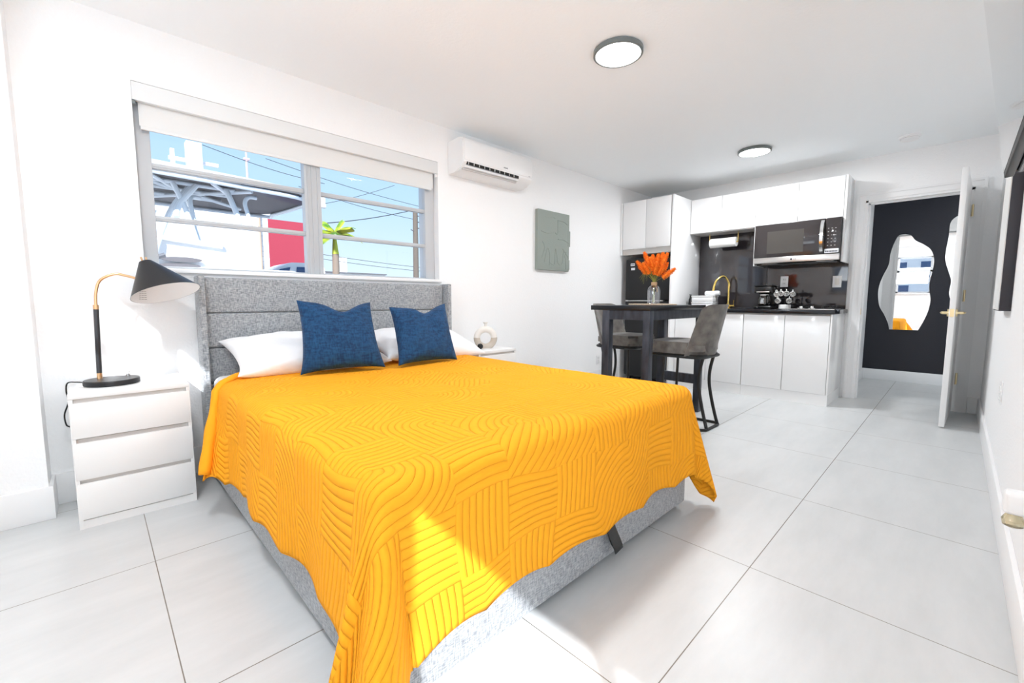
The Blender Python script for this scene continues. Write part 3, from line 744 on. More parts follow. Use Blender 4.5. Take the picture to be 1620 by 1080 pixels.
bm = bx(4.79, XK-.022, .766, 2.260, .854, .893, bev=.002); solo('countertop', bm, 'black_gloss', 'glossy black stone countertop along the kitchen wall', 'countertop')
t = thing('backsplash', 'glossy charcoal splashback panels behind the counter', 'backsplash', (XK-.012, 1.5, .895))
link('panel', bx(XK-.02, XK-.001, 1.508, 2.260, .895, 1.754), 'splash', t); link('panel', bx(XK-.02, XK-.001, .786, 1.503, .895, 1.40), 'splash', t)

# fridge
t = thing('refrigerator', 'black top-freezer refrigerator standing in the tall niche', 'refrigerator', (5.05, 2.58, 0))
link('cabinet_body', bx(4.80, 5.38, 2.300, 2.872, .03, 1.468, bev=.006), 'black_app', t)
link('freezer_door', bx(4.735, 4.795, 2.302, 2.872, .985, 1.470, bev=.010, seg=3), 'black_app', t)
link('fridge_door', bx(4.735, 4.795, 2.302, 2.872, .06, .968, bev=.010, seg=3), 'black_app', t)
link('trim_strip', bx(4.738, 4.79, 2.38, 2.872, .971, .981), 'steel', t)
bm = new(); box(bm, 4.7335, 4.736, 2.752, 2.806, 1.395, 1.425); box(bm, 4.7335, 4.736, 2.748, 2.800, 1.345, 1.372)
link('sticker', bm, 'label', t)
bm = new()
for k in range(3): box(bm, 4.7325, 4.7337, 2.758+k*.016, 2.768+k*.016, 1.403, 1.417)
link('sticker_print', bm, 'ink', t)
for y in (2.33, 2.84): link('foot', lathe(new(), [(.02, 0), (.02, .031)], 4.83, y, 12), 'black_plastic', t)

# microwave
t = thing('microwave', 'stainless and dark glass microwave mounted over the cooktop', 'microwave', (5.25, 1.17, 1.36))
ym0, ym1, zm0, zm1 = .806, 1.540, 1.362, 1.757
link('body', bx(5.085, XK-.022, ym0, ym1, zm0, zm1, bev=.003), 'black_app', t)
link('door_glass', bx(5.052, 5.083, .932, ym1-.001, zm0+.060, zm1-.001, bev=.003), 'dark_glass', t)
link('inner_window', bx(5.0512, 5.0525, 1.10, 1.42, zm0+.095, zm1-.075), mat('microwave_window', (.055, .05, .045), .12), t)
link('control_panel', bx(5.052, 5.083, ym0+.001, .930, zm0+.060, zm1-.001, bev=.003), 'dark_glass', t)
link('lower_band', bx(5.050, 5.083, ym0+.001, ym1-.001, zm0+.001, zm0+.058, bev=.003), 'steel', t)
bm = new(); pts = []
for k in range(13):
    a = k/12; pts.append((5.052-.045*math.sin(a*PI)**.7, .950, zm0+.075+a*.300))
ribbon(bm, pts, (0, .013, 0), .004); link('handle', bm, 'chrome', t)
bm = text_bm('LG', .020, .0006, (5.0495, 1.165, zm0+.029), (0, -1, 0), (0, 0, 1)); ringb = tube(new(), [(5.0498, 1.195, zm0+.029), (5.0488, 1.195, zm0+.029)], .009, 20)
link('logo_text', bm, 'ink', t, smooth=False); link('logo_badge', ringb, 'ink', t)
lb = link('label_sticker', bx(5.0505, 5.0518, .815, .925, zm0+.068, zm0+.106), 'label', t)
bm = new()
for k in range(8): box(bm, 5.0498, 5.0506, .823+k*.012, .832+k*.012, zm0+.075, zm0+.089)
link('sticker_print', bm, 'ink', lb)
for rr_ in range(6):
    for cc_ in range(3): link('button', bx(5.0513, 5.0525, .842+cc_*.028, .852+cc_*.028, zm0+.135+rr_*.032, zm0+.139+rr_*.032), 'groove', t)
for (a, b) in ((.86, 1.0), (1.34, 1.48)): link('grease_filter', bx(5.12, 5.30, a, b, zm0-.006, zm0-.0005), 'steel', t)
link('bottom_vent', bx(5.10, 5.40, ym0+.02, ym1-.02, zm0-.02, zm0-.006), 'black_plastic', t)

# paper towel holder
t = thing('paper_towel_holder', 'wall cabinet holder with a white paper towel roll', 'paper towel holder', (5.22, 1.92, 1.74))
link('paper_roll', tube(new(), [(5.22, 1.775, 1.636), (5.22, 2.055, 1.636)], .052, 32), 'paper', t)
bm = tube(new(), [(5.22, 1.758, 1.636), (5.22, 2.072, 1.636)], .008, 12)
for y in (1.760, 2.070): tube(bm, [(5.22, y, 1.636), (5.22, y, 1.747)], .004, 8)
link('holder_rod', bm, 'brass', t)

# outlet, switch on the splash back
def plate(name, label, y, z, kind):
    t = thing(name, label, 'outlet' if kind == 'o' else 'switch', (XK-.02, y, z))
    link('cover_plate', bx(XK-.026, XK-.0205, y-.037, y+.037, z-.058, z+.058, bev=.002), 'white_plastic', t)
    if kind == 'o':
        for s in (-1, 1):
            o = link('socket', bx(XK-.0285, XK-.0262, y-.017, y+.017, z+s*.021-.014, z+s*.021+.014, bev=.004), 'ceramic', t)
            bm = new(); box(bm, XK-.0292, XK-.0283, y-.009, y-.006, z+s*.021-.003, z+s*.021+.006); box(bm, XK-.0292, XK-.0283, y+.006, y+.009, z+s*.021-.003, z+s*.021+.006)
            link('slot', bm, 'ink', o)
    else: link('rocker', bx(XK-.031, XK-.0262, y-.017, y+.017, z-.033, z+.033, bev=.003), 'cream_ceramic', t)
plate('wall_outlet', 'white power outlet on the splashback above the mugs', 1.333, 1.184, 'o')
plate('light_switch', 'white rocker light switch on the splashback near the doorway', .868, 1.170, 's')

# faucet
t = thing('faucet', 'tall brass gooseneck kitchen faucet on the black counter', 'faucet', (5.28, 1.875, .893))
fx, fy = 5.30, 1.86
link('base', lathe(new(), [(.027, 0), (.027, .006), (.020, .010), (.019, .05)], fx, fy, 24, .893), 'brass', t)
link('spout', tube(new(), smooth_path([(fx, fy, .94), (fx, fy, 1.10), (fx-.003, fy+.004, 1.19), (fx-.045, fy+.045, 1.258), (fx-.10, fy+.095, 1.22), (fx-.125, fy+.115, 1.155), (fx-.135, fy+.12, 1.10)], 8), .0125, 16), 'brass', t)
link('spray_head', tube(new(), [(fx-.130, fy+.118, 1.125), (fx-.139, fy+.123, 1.075)], .0155, 16), 'brass', t)
bm = tube(new(), [(fx, fy-.015, .918), (fx, fy-.065, .918)], .012, 14); tube(bm, [(fx, fy-.058, .918), (fx-.005, fy-.062, .985)], .005, 10); link('handle', bm, 'brass', t)

# storage boxes + rolled towel + bottle
bm = bx(5.02, 5.18, 1.93, 2.170, .8935, .958, bev=.006); t = thing('storage_box', 'white storage box at the bottom of the stack by the faucet', 'box', (5.1, 2.05, .8935))
link('box_body', bx(5.02, 5.18, 1.93, 2.170, .8935, .945, bev=.006), 'white_plastic', t); link('lid', bx(5.017, 5.183, 1.927, 2.173, .9455, .960, bev=.004), 'white_plastic', t)
t = thing('storage_box', 'white storage box at the top of the stack, under the rolled towel', 'box', (5.1, 2.05, .961))
link('box_body', bx(5.02, 5.18, 1.93, 2.170, .961, 1.018, bev=.006), 'white_plastic', t); link('lid', bx(5.017, 5.183, 1.927, 2.173, 1.0185, 1.034, bev=.004), 'white_plastic', t)
bm = tube(new(), [(5.1, 1.885, 1.062), (5.1, 1.895, 1.062), (5.1, 2.035, 1.062), (5.1, 2.045, 1.062)], [.020, .027, .027, .020], 24)
solo('rolled_towel', bm, 'white_towel', 'small rolled white towel on top of the white boxes', 'towel')
t = thing('soap_bottle', 'slim black soap bottle beside the white boxes', 'bottle', (5.08, 2.205, .893))
link('bottle_body', lathe(new(), [(.026, 0), (.027, .005), (.024, .06), (.021, .10), (.014, .115), (.011, .125)], 5.08, 2.205, 24, .893), 'black_plastic', t)
bm = lathe(new(), [(.013, .122), (.013, .137), (.005, .14), (.005, .15)], 5.08, 2.205, 16, .893); box(bm, 5.045, 5.09, 2.199, 2.211, 1.040, 1.050, bev=.003)
link('pump', bm, 'black_plastic', t)

# coffee maker
t = thing('coffee_maker', 'black drip coffee maker with glass carafe', 'coffee maker', (5.1, 1.42, .893))
cx, cy = 5.10, 1.415
link('base', bx(cx-.12, cx+.10, cy-.085, cy+.085, .893, .925, bev=.012, seg=3), 'black_plastic', t)
link('tower', bx(cx+.02, cx+.10, cy-.083, cy+.083, .925, 1.125, bev=.012, seg=3), 'black_plastic', t)
link('brew_head', bx(cx-.115, cx+.02, cy-.083, cy+.083, 1.055, 1.125, bev=.014, seg=3), 'black_plastic', t)
link('lid', bx(cx-.118, cx+.09, cy-.086, cy+.086, 1.125, 1.138, bev=.005), 'black_plastic', t)
link('band', bx(cx-.1175, cx-.112, cy-.06, cy+.06, 1.062, 1.074, bev=.002), 'steel', t)
ca = link('carafe', lathe(new(), [(.040, 0), (.056, .012), (.060, .05), (.055, .085), (.040, .105), (.038, .112)], cx-.05, cy, 32, .926), 'carafe_glass', t)
link('carafe_band', lathe(new(), [(.0405, .103), (.042, .108), (.0405, .116)], cx-.05, cy, 32, .926), 'steel', ca)
link('carafe_handle', tube(new(), smooth_path([(cx-.09, cy-.03, 1.03), (cx-.12, cy-.06, 1.02), (cx-.12, cy-.065, .97), (cx-.095, cy-.04, .945)], 6), .007, 10), 'black_plastic', ca)
link('coffee', lathe(new(), [(.038, 0), (.053, .012), (.056, .035)], cx-.05, cy, 32, .928), 'black_plastic', ca)
bm = new()
for k in range(4): box(bm, cx-.1125, cx-.111, cy-.014+k*.003, cy+.020-k*.002, .950+k*.014, .956+k*.014)
link('print_marks', bm, 'label', ca)
link('dial', tube(new(), [(cx-.121, cy+.045, .909), (cx-.118, cy+.045, .909)], .008, 14), 'chrome', t)

# mug stand with mugs
mx, my = 5.07, 1.232
t = thing('mug_stand', 'white-based stand holding patterned mugs on the counter', 'mug stand', (mx, my, .893))
link('base', lathe(new(), [(.050, 0), (.054, .004), (.054, .040), (.050, .044)], mx, my, 40, .893), 'ceramic', t)
bm = tube(new(), [(mx, my, .937), (mx, my, 1.105)], .006, 12)
for z in (1.0, 1.062):
    tube(bm, [(mx+.05*math.cos(2*PI*k/24), my+.05*math.sin(2*PI*k/24), z-.0) for k in range(24)], .003, 8, closed=True)
    tube(bm, [(mx-.05, my, z), (mx+.05, my, z)], .003, 8); tube(bm, [(mx, my-.05, z), (mx, my+.05, z)], .003, 8)
link('wire_rack', bm, 'black_metal', t)
def mug(loc, az, label):
    t = thing('mug', label, 'mug', loc, 'patterned mugs on the counter stand'); loc = Vector(loc)
    a = Vector((math.cos(az), math.sin(az), -.35)).normalized(); u_ = a.cross(Vector((0, 0, 1))).normalized(); v_ = u_.cross(a)
    bm = new(); n_ = 24; prof = [(.014, 0), (.020, .004), (.025, .018), (.0255, .038), (.0235, .038), (.021, .018), (.010, .007)]
    rings = [[bm.verts.new(loc+a*h_+(u_*math.cos(2*PI*k/n_)+v_*math.sin(2*PI*k/n_))*r_) for k in range(n_)] for r_, h_ in prof]
    for A_, B_ in zip(rings, rings[1:]):
        for k in range(n_): bm.faces.new((A_[k], A_[(k+1) % n_], B_[(k+1) % n_], B_[k]))
    bm.faces.new(rings[0][::-1]); bm.faces.new(rings[-1])
    link('cup', bm, 'ceramic_spk', t)
    link('handle', tube(new(), smooth_path([loc+a*.009+v_*.022, loc+a*.010+v_*.038, loc+a*.028+v_*.040, loc+a*.032+v_*.024], 5), .0035, 8), 'ceramic', t)
for k, (dy_, z, lab) in enumerate(((.078, 1.052, 'patterned mug at the left end of the upper row of the stand'), (.026, 1.058, 'patterned mug left of centre in the upper row of the stand'),
                          (-.026, 1.058, 'patterned mug right of centre in the upper row of the stand'), (-.078, 1.052, 'patterned mug at the right end of the upper row of the stand'),
                          (.058, .985, 'patterned mug on the left of the lower row of the stand'), (-.052, .985, 'patterned mug on the right of the lower row of the stand'))):
    mug((mx-.050+abs(dy_)*.55, my+dy_*.78, z), PI-dy_*5, lab)

# cooktop
t = thing('cooktop', 'black glass cooktop with pan supports and chrome knobs', 'cooktop', (5.08, .97, .893))
link('glass_plate', bx(4.90, 5.34, .79, 1.165, .8935, .901, bev=.002), 'black_gloss', t)
link('steel_edge', bx(4.896, 4.901, .79, 1.165, .8935, .899), 'steel', t)
for (y, x) in ((1.085, 5.05), (.985, 5.0)):
    bm = lathe(new(), [(.030, 0), (.030, .006), (.016, .008), (.013, .022), (.010, .024)], x, y, 24, .901); link('knob', bm, 'chrome', t)
for (x, y) in ((5.08, .87), (5.24, .87), (5.24, 1.06)):
    bm = new()
    lathe(bm, [(.035, 0), (.035, .008), (.02, .014)], x, y, 24, .901)
    for k in range(4):
        a = PI/4+k*PI/2; tube(bm, [(x+.075*math.cos(a), y+.06*math.sin(a), .901), (x+.07*math.cos(a), y+.056*math.sin(a), .925), (x+.02*math.cos(a), y+.02*math.sin(a), .925)], .004, 8)
    link('burner', bm, 'black_metal', t)

# ------------------------------------------------------------ bar table
TX0, TX1, TY0, TY1 = 2.852, 3.815, 1.528, 2.035
t = thing('bar_table', 'charcoal wooden bar-height table standing beyond the bed', 'table', (3.33, 1.76, 0))
link('table_top', bx(TX0-.004, TX1+.012, TY0-.004, TY1, .902, .938, bev=.003), 'table_black', t)
yl = 1.915
for x in (TX0, TX1-.060):
    for (a, b) in ((TY0, TY0+.052), (yl-.05+.0, yl+.012)):
        link('leg', bx(x, x+.060, a, b, .045, .902, bev=.002), 'table_wood', t)
    link('floor_rail', bx(x, x+.060, TY0, yl+.012, 0, .045, bev=.002), 'table_wood', t)
    link('apron', bx(x+.002, x+.032, TY0+.052, yl-.05, .832, .902), 'table_wood', t)
    if x > 3: link('stretcher', bx(x+.012, x+.048, TY0+.052, yl-.05, .246, .328, bev=.002), 'table_wood', t)
for y in (TY0+.008, yl-.02):
    link('apron', bx(TX0+.060, TX1-.060, y, y+.025, .832, .902), 'table_wood', t)

# ------------------------------------------------------------ stools
def stool(cx_, rear_y, label):
    """faces +y; rear (backrest) at rear_y"""
    t = thing('bar_stool', label, 'stool', (cx_, rear_y+.21, 0), 'bar stools at the table')
    w_ = .195
    # seat cushion outline (rounded back, squared front)
    def outline(hw, y0_, y1_, rad, n_=8):
        pts = []
        for (cx2, cy2, a0) in ((hw-rad, y0_+rad, -PI/2), (hw-rad*.6, y1_-rad*.6, 0), (-hw+rad*.6, y1_-rad*.6, PI/2), (-hw+rad, y0_+rad, PI)):
            rr = rad if cy2 < (y0_+y1_)/2 else rad*.6
            for k in range(n_+1):
                a = a0+PI/2*k/n_; pts.append((cx_+cx2+rr*math.cos(a), cy2+rr*math.sin(a)))
        return pts
    bm = prism(new(), outline(w_+.012, rear_y+.02, rear_y+.44, .10), 'z', .575, .665)
    bmesh.ops.bevel(bm, geom=[e for e in bm.edges if abs(e.verts[0].co.z-e.verts[1].co.z) < 1e-5], offset=.022, segments=4, affect='EDGES')
    link('seat', bm, 'suede', t, ang=60)
    # curved backrest shell
    bm = new(); nu, nv, T = 28, 14, .050; outer, inner = [], []
    for i in range(nu+1):
        ro, ri = [], []
        for j in range(nv+1):
            u = -1+2*i/nu; v = j/nv
            a = u*1.02; hw = w_+.022+.012*v
            cc_ = max(0, (abs(u)-.52)/.48); zt = .948-.085*(1-math.sqrt(max(0, 1-cc_*cc_)))
            z = .560+(zt-.560)*v
            lean = -.080*v
            flare = 1.0
            px_ = cx_+hw*math.sin(a)/math.sin(1.02)*(1-.03*v*abs(u)**4)
            py_ = rear_y+.008+.125*(1-math.cos(a))/(1-math.cos(1.02))*(1-.15*v)+lean
            nx, ny = math.sin(a)*.9, -math.cos(a); l_ = math.hypot(nx, ny); nx /= l_; ny /= l_
            tt = T*(1-.55*v)*max(.25, (1-abs(u)**6))*(1 if v < .92 else .6)
            ro.append(bm.verts.new((px_, py_, z))); ri.append(bm.verts.new((px_-nx*tt, py_-ny*tt, z-(.004 if v > .99 else 0))))
        outer.append(ro); inner.append(ri)
    for i in range(nu):
        for j in range(nv):
            bm.faces.new((outer[i][j], outer[i+1][j], outer[i+1][j+1], outer[i][j+1])); bm.faces.new((inner[i][j], inner[i][j+1], inner[i+1][j+1], inner[i+1][j]))
        bm.faces.new((outer[i][nv], outer[i+1][nv], inner[i+1][nv], inner[i][nv])); bm.faces.new((outer[i][0], inner[i][0], inner[i+1][0], outer[i+1][0]))
    for i in (0, nu):
        for j in range(nv): bm.faces.new((outer[i][j], outer[i][j+1], inner[i][j+1], inner[i][j]))
    link('backrest', bm, 'suede', t, ang=60)
    bm = new(); ol = outline(w_+.008, rear_y+.012, rear_y+.43, .10)
    tube(bm, [(x, y, .555) for x, y in ol], .011, 10, closed=True)
    prism(bm, outline(w_+.004, rear_y+.018, rear_y+.425, .10), 'z', .556, .574); link('seat_ring', bm, 'black_metal', t)
    bm = new(); tube(bm, [(x, y, .0105) for x, y in outline(.150, rear_y-.012, rear_y+.36, .05)], .0105, 10, closed=True); link('base_ring', bm, 'black_metal', t)
    for sx in (-1, 1):
        p = [(cx_+sx*.100, rear_y+.038, .555), (cx_+sx*.100, rear_y+.062, .44), (cx_+sx*.100, rear_y+.064, .33), (cx_+sx*.100, rear_y+.040, .20), (cx_+sx*.102, rear_y+.010, .08), (cx_+sx*.104, rear_y-.010, .012)]
        link('leg', tube(new(), smooth_path(p, 5), .0125, 10), 'black_metal', t)
        link('leg', tube(new(), [(cx_+sx*.125, rear_y+.335, .555), (cx_+sx*.125, rear_y+.345, .012)], .0105, 10), 'black_metal', t)
    link('footrest', tube(new(), [(cx_-.125, rear_y+.343, .17), (cx_+.125, rear_y+.343, .17)], .009, 10), 'black_metal', t)
    return t
st1 = stool(3.355, 1.262, 'grey suede bar stool on the near side of the black table')
st2 = copy_tree(st1); st2.location = (3.56, 2.165, 0); st2.rotation_euler = (0, 0, PI)
st2['label'] = 'grey suede bar stool on the window side of the black table'

# ------------------------------------------------------------ placemat, bottle, flowers
TZ = .938
mc = Vector((3.38, 1.79, TZ))
bm = new(); 
for k in range(1, 17): tube(bm, [(mc.x+.0118*k*math.cos(2*PI*q/56), mc.y+.0118*k*math.sin(2*PI*q/56), TZ+.0055) for q in range(56)], .0055, 8, closed=True)
lathe(bm, [(.19, 0.0005), (.19, .005)], mc.x, mc.y, 56, TZ)
solo('placemat', bm, 'jute', 'round woven jute placemat on the black table', 'placemat')
VZ = TZ+.0112; vx_, vy_ = 3.352, 1.765
t = thing('glass_bottle_vase', 'clear glass bottle vase with a twine-wrapped neck', 'vase', (vx_, vy_, VZ))
link('glass_body', lathe(new(), [(.046, 0), (.050, .004), (.051, .10), (.048, .125), (.034, .145), (.021, .152), (.020, .175), (.018, .175), (.018, .15), (.031, .141), (.045, .122), (.048, .1), (.047, .008)], vx_, vy_, 40, VZ), 'vase_glass', t)
bm = lathe(new(), [(.0215, .150), (.0235, .153), (.0235, .176), (.0215, .178)], vx_, vy_, 28, VZ); link('twine_neck', bm, 'cork', t)
bm = tube(new(), smooth_path([(vx_-.016, vy_-.017, VZ+.155), (vx_-.022, vy_-.03, VZ+.135), (vx_-.02, vy_-.036, VZ+.12)], 5), .003, 8); box(bm, vx_-.028, vx_-.012, vy_-.041, vy_-.038, VZ+.095, VZ+.125); link('twine_tag', bm, 'cork', t)
zt = VZ+.165
base = Vector((vx_, vy_, zt))
vr = Vector((.717, -.696, 0)); vf = Vector((.696, .717, 0))   # across and away from the bed
def flower(tipr, tipz, depth, plen, label, thick=.0205, bend=.0):
    t = thing('plume_flower', label, 'flower', (vx_, vy_, VZ+.01), 'orange plume flowers in the bottle')
    tip = base+vr*tipr+vf*depth+Vector((0, 0, tipz))
    b0 = Vector((vx_, vy_, VZ+.012))+vr*(-tipr*.06)
    mid = base+(tip-base)*.42+Vector((0, 0, .022+bend))
    neck = base+Vector((tipr*.04, depth*.03, 0))
    P_ = smooth_path([b0, neck, mid, tip], 12)
    link('stem', tube(new(), P_, .0016, 6), 'stem', t)
    # plume: many small florets round the last part of the stem
    L_ = 0; seg = []
    for a, b in zip(P_[::-1], P_[::-1][1:]):
        seg.append((L_, a, b)); L_ += (b-a).length
        if L_ > plen: break
    bm = new(); nfl = int(plen*3600)
    for k in range(nfl):
        s = (k+.5)/nfl*min(plen, L_); q = [x for x in seg if x[0] <= s][-1]; d_ = (q[2]-q[1]); p = q[1]+d_.normalized()*(s-q[0])
        f = s/plen; rad = thick*(.20+1.0*math.sin(min(1, f*1.2+.06)*PI*.60))*random.uniform(.55, 1.0)
        a = random.uniform(0, 2*PI); ax_ = d_.normalized(); x_ = ax_.orthogonal().normalized(); y_ = ax_.cross(x_)
        dirn = x_*math.cos(a)+y_*math.sin(a); c = p+dirn*rad
        r_ = random.uniform(.0034, .0056)
        vs = [bm.verts.new(c+v) for v in (dirn*r_*1.3-ax_*r_*.9, x_*r_*.7, y_*r_*.7, -x_*r_*.7, -y_*r_*.7, -dirn*r_)]
        for (i_, j_, k_) in ((0, 1, 2), (0, 2, 3), (0, 3, 4), (0, 4, 1), (5, 2, 1), (5, 3, 2), (5, 4, 3), (5, 1, 4)): bm.faces.new((vs[i_], vs[j_], vs[k_]))
    tube(bm, [x[1] for x in seg], [thick*(.15+.5*min(1, q_/max(1, len(seg)-1)*2.2)) for q_ in range(len(seg))], 8)
    link('plume', bm, 'orange', t, smooth=False)
fl = [(-.150, .185, .0, .13, 'orange plume flower leaning furthest to the left in the bottle'), (-.085, .262, .02, .15, 'tallest orange plume flower, left of centre in the bottle'),
      (-.045, .215, -.03, .12, 'orange plume flower in front of the tallest plume'), (-.010, .242, .03, .12, 'orange plume flower standing upright at the centre back'),
      (.030, .245, .0, .13, 'orange plume flower upright just right of centre'), (.075, .258, .02, .13, 'orange plume flower tall on the right of the bunch'),
      (.098, .250, -.02, .12, 'orange plume flower at the far right of the tall plumes'), (-.005, .175, -.06, .11, 'short orange plume flower at the front centre'),
      (.115, .175, .02, .12, 'orange plume flower spreading to the right below the tall ones'), (.170, .125, -.01, .13, 'lowest orange plume flower reaching furthest to the right'),
      (-.105, .170, -.03, .11, 'short orange plume flower low on the left'), (.055, .150, -.05, .10, 'short orange plume flower low on the right front'), (.03, .20, .05, .10, 'orange plume flower behind the centre of the bunch')]
for f in fl: flower(*f, bend=-.0 if abs(f[0]) < .1 else -.02)
for k, (rx, z, dpt, lab) in enumerate(((-.125, .045, .0, 'thin green grass sprig drooping furthest left from the bottle'), (-.10, .07, -.04, 'thin green grass sprig arching left above the drooping one'), (.125, .065, .0, 'thin green grass sprig arching out to the right of the bottle'),
                          (-.05, .12, -.05, 'upright green grass sprig at the front left of the bunch'), (.045, .12, -.04, 'upright green grass sprig at the front right of the bunch'))):
    bm = new()
    for q in range(4):
        e_ = base+vr*(rx*(1-.12*q))+vf*(dpt+.01*q)+Vector((0, 0, z-.016*q)); mid = base+vr*rx*.55+vf*dpt*.5+Vector((0, 0, z+.045+.008*q if abs(rx) > .09 else z*.6))
        P_ = smooth_path([base-Vector((0, 0, .10)), base+Vector((0, 0, .01)), mid, e_], 7); tube(bm, P_, [.0018*(1-.7*i/len(P_)) for i in range(len(P_))], 5)
    solo('grass_sprig', bm, 'stem', lab, 'foliage', 'grass sprigs in the bottle')

# ------------------------------------------------------------ hall mirrors
def px_mirror(name, pts, label):
    bm = prism(new(), pts, 'x', 6.988, 6.998); return solo(name, bm, 'mirror', label, 'mirror')
mp_ = MIRROR1 = [(.497,1.768),(.449,1.752),(.409,1.710),(.340,1.673),(.286,1.637),(.259,1.564),(.268,1.466),(.291,1.367),(.295,1.302),(.285,1.205),(.305,1.107),(.350,1.010),(.386,.944),(.565,.640),(.5,.6)]
mp_ = [(0.492, 1.767), (0.441, 1.745), (0.397, 1.683), (0.325, 1.630), (0.262, 1.565), (0.229, 1.457), (0.232, 1.329), (0.247, 1.201), (0.246, 1.115), (0.228, 0.985), (0.24, 0.855), (0.272, 0.735), (0.31, 0.632)]
mq_ = [(0.569, 0.631), (0.587, 0.711), (0.628, 0.813), (0.678, 0.916), (0.699, 1.054), (0.694, 1.169), (0.666, 1.283), (0.622, 1.416), (0.613, 1.55), (0.587, 1.671), (0.55, 1.756), (0.492, 1.767)]
def c2(pts): return [(p.x, p.y) for p in smooth_path([(a, b, 0) for a, b in pts], 5)]
outl = c2(mp_)+c2(mq_)[:-1]
px_mirror('wavy_mirror', outl, 'wavy frameless mirror on the navy hall wall, seen whole through the doorway')
m2_ = [(0.0, 1.93), (0.047, 1.925), (0.09, 1.905), (0.123, 1.845), (0.127, 1.701), (0.139, 1.535), (0.135, 1.43), (0.1, 1.302), (0.075, 1.20), (.08, 1.05), (.03, .93), (-.06, .90), (-.15, 1.0), (-.19, 1.2), (-.17, 1.4), (-.22, 1.6), (-.17, 1.8), (-.08, 1.86), (0.0, 1.93)]
px_mirror('wavy_mirror', c2(m2_)[:-1], 'wavy mirror on the navy hall wall, half hidden behind the open door')

# ------------------------------------------------------------ television wall
t = thing('television', 'flat black television tilted down from the wall at the upper right edge', 'television', (1.66, -.12, 1.72))
B_ = Vector((2.25, -.08, 1.386)); E2 = Vector((0, .146, .989)).normalized(); NB = Vector((0, -.989, .146)).normalized(); TW, TH = 1.22, .70
def tvbox(name, x0, x1, h0, h1, n0, n1, mt, bev=.002):
    bm = bx(x0, x1, h0, h1, n0, n1, bev=bev)
    for v in bm.verts: v.co = Vector((v.co.x, B_.y, B_.z))+E2*v.co.y+NB*v.co.z
    return link(name, bm, mt, t)
tvbox('bezel', B_.x-TW, B_.x, 0, TH, .0, .022, 'black_metal', .003)
tvbox('screen', B_.x-TW+.008, B_.x-.010, .016, TH-.008, -.0012, .001, 'screen', 0)
tvbox('back_cover', B_.x-TW+.01, B_.x-.012, .004, TH-.02, .022, .060, 'tv_back', .012)
tvbox('lower_edge_strip', B_.x-.36, B_.x-.08, -.004, .006, .024, .034, 'black_plastic', .002)
link('wall_bracket', bx(1.5, 1.8, YT, YT+.035, 1.60, 1.85, bev=.003), 'black_metal', t)
t = thing('framed_picture', 'thick black-framed picture on the right wall below the television', 'picture', (3.6, YT, 1.3))
link('frame', bx(3.33, 3.80, YT, -.146, .922, 1.74, bev=.002), 'frame_black', t)
link('picture_face', bx(3.336, 3.794, -.147, -.142, .928, 1.734), 'canvas', t)
t = thing('wall_outlet', 'white power outlet low on the right wall near the doorway', 'outlet', (3.34, YT, .5))
link('cover_plate', bx(3.305, 3.375, YT, YT+.006, .445, .560, bev=.002), 'white_plastic', t)
for z in (.48, .525): link('socket', bx(3.323, 3.357, YT+.006, YT+.008, z-.014, z+.014, bev=.004), 'ceramic', t)
t = thing('wall_outlet', 'white power outlet low on the window wall behind the far stool', 'outlet', (4.27, YW, .28))
link('cover_plate', bx(4.235, 4.305, YW-.006, YW, .225, .335, bev=.002), 'white_plastic', t)
for z in (.259, .301): link('socket', bx(4.253, 4.287, YW-.008, YW-.006, z-.014, z+.014, bev=.004), 'ceramic', t)
t = thing('air_freshener', 'plug-in air freshener with amber oil on the right wall at the picture edge', 'air freshener', (1.86, YT, .36))
ax_ = 1.86
link('outlet_plate', bx(ax_-.035, ax_+.035, YT, YT+.006, .345, .46, bev=.002), 'white_plastic', t)
link('housing', bx(ax_-.026, ax_+.026, YT+.006, YT+.060, .365, .432, bev=.014, seg=4), 'white_plastic', t)
link('oil_bottle', lathe(new(), [(.010, 0), (.021, .006), (.024, .022), (.016, .038), (.011, .042)], ax_, YT+.036, 24, .324), 'gold_liquid', t)

# ------------------------------------------------------------ outside the window
M['ground'] = mat('concrete_ground', (.45, .44, .42), .9, bump=(5, .3, .01))
M['out_white'] = mat('white_gelcoat', (.80, .80, .80), .4)
M['out_tube'] = mat('boat_tube_white', (.72, .76, .80), .35)
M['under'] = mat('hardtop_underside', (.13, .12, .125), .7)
M['navy_vinyl'] = mat('navy_visor', (.012, .018, .045), .45)
M['top_skin'] = mat('hardtop_skin', (.60, .56, .57), .6)
M['red_wall'] = mat('red_paint', (.36, .04, .065), .8, bump=(8, .3, .02))
M['trunk'] = mat('palm_trunk', (.24, .19, .15), .9)
M['shaft'] = mat('palm_crownshaft', (.45, .52, .05), .6)
M['frond'] = mat('palm_frond', (.22, .36, .02), .6)
noise_mix(M['frond'], (.08, .22, .02), (.50, .50, .03), 3, 2)
M['pole_wood'] = mat('weathered_pole', (.13, .105, .085), .9)
M['cable'] = mat('overhead_cable', (.05, .06, .07), .6)
M['tan'] = mat('tan_pipe', (.55, .38, .27), .7)
M['car_blue'] = mat('car_window_blue', (.04, .09, .2), .15)
bw = mat('white_block_wall', (.8, .8, .8), .8); t_ = bw.node_tree
br = t_.nodes.new('ShaderNodeTexBrick'); g_ = t_.nodes.new('ShaderNodeNewGeometry'); mp2 = t_.nodes.new('ShaderNodeMapping'); mp2.inputs['Rotation'].default_value = (PI/2, 0, 0)
t_.links.new(g_.outputs['Position'], mp2.inputs[0]); t_.links.new(mp2.outputs[0], br.inputs['Vector'])
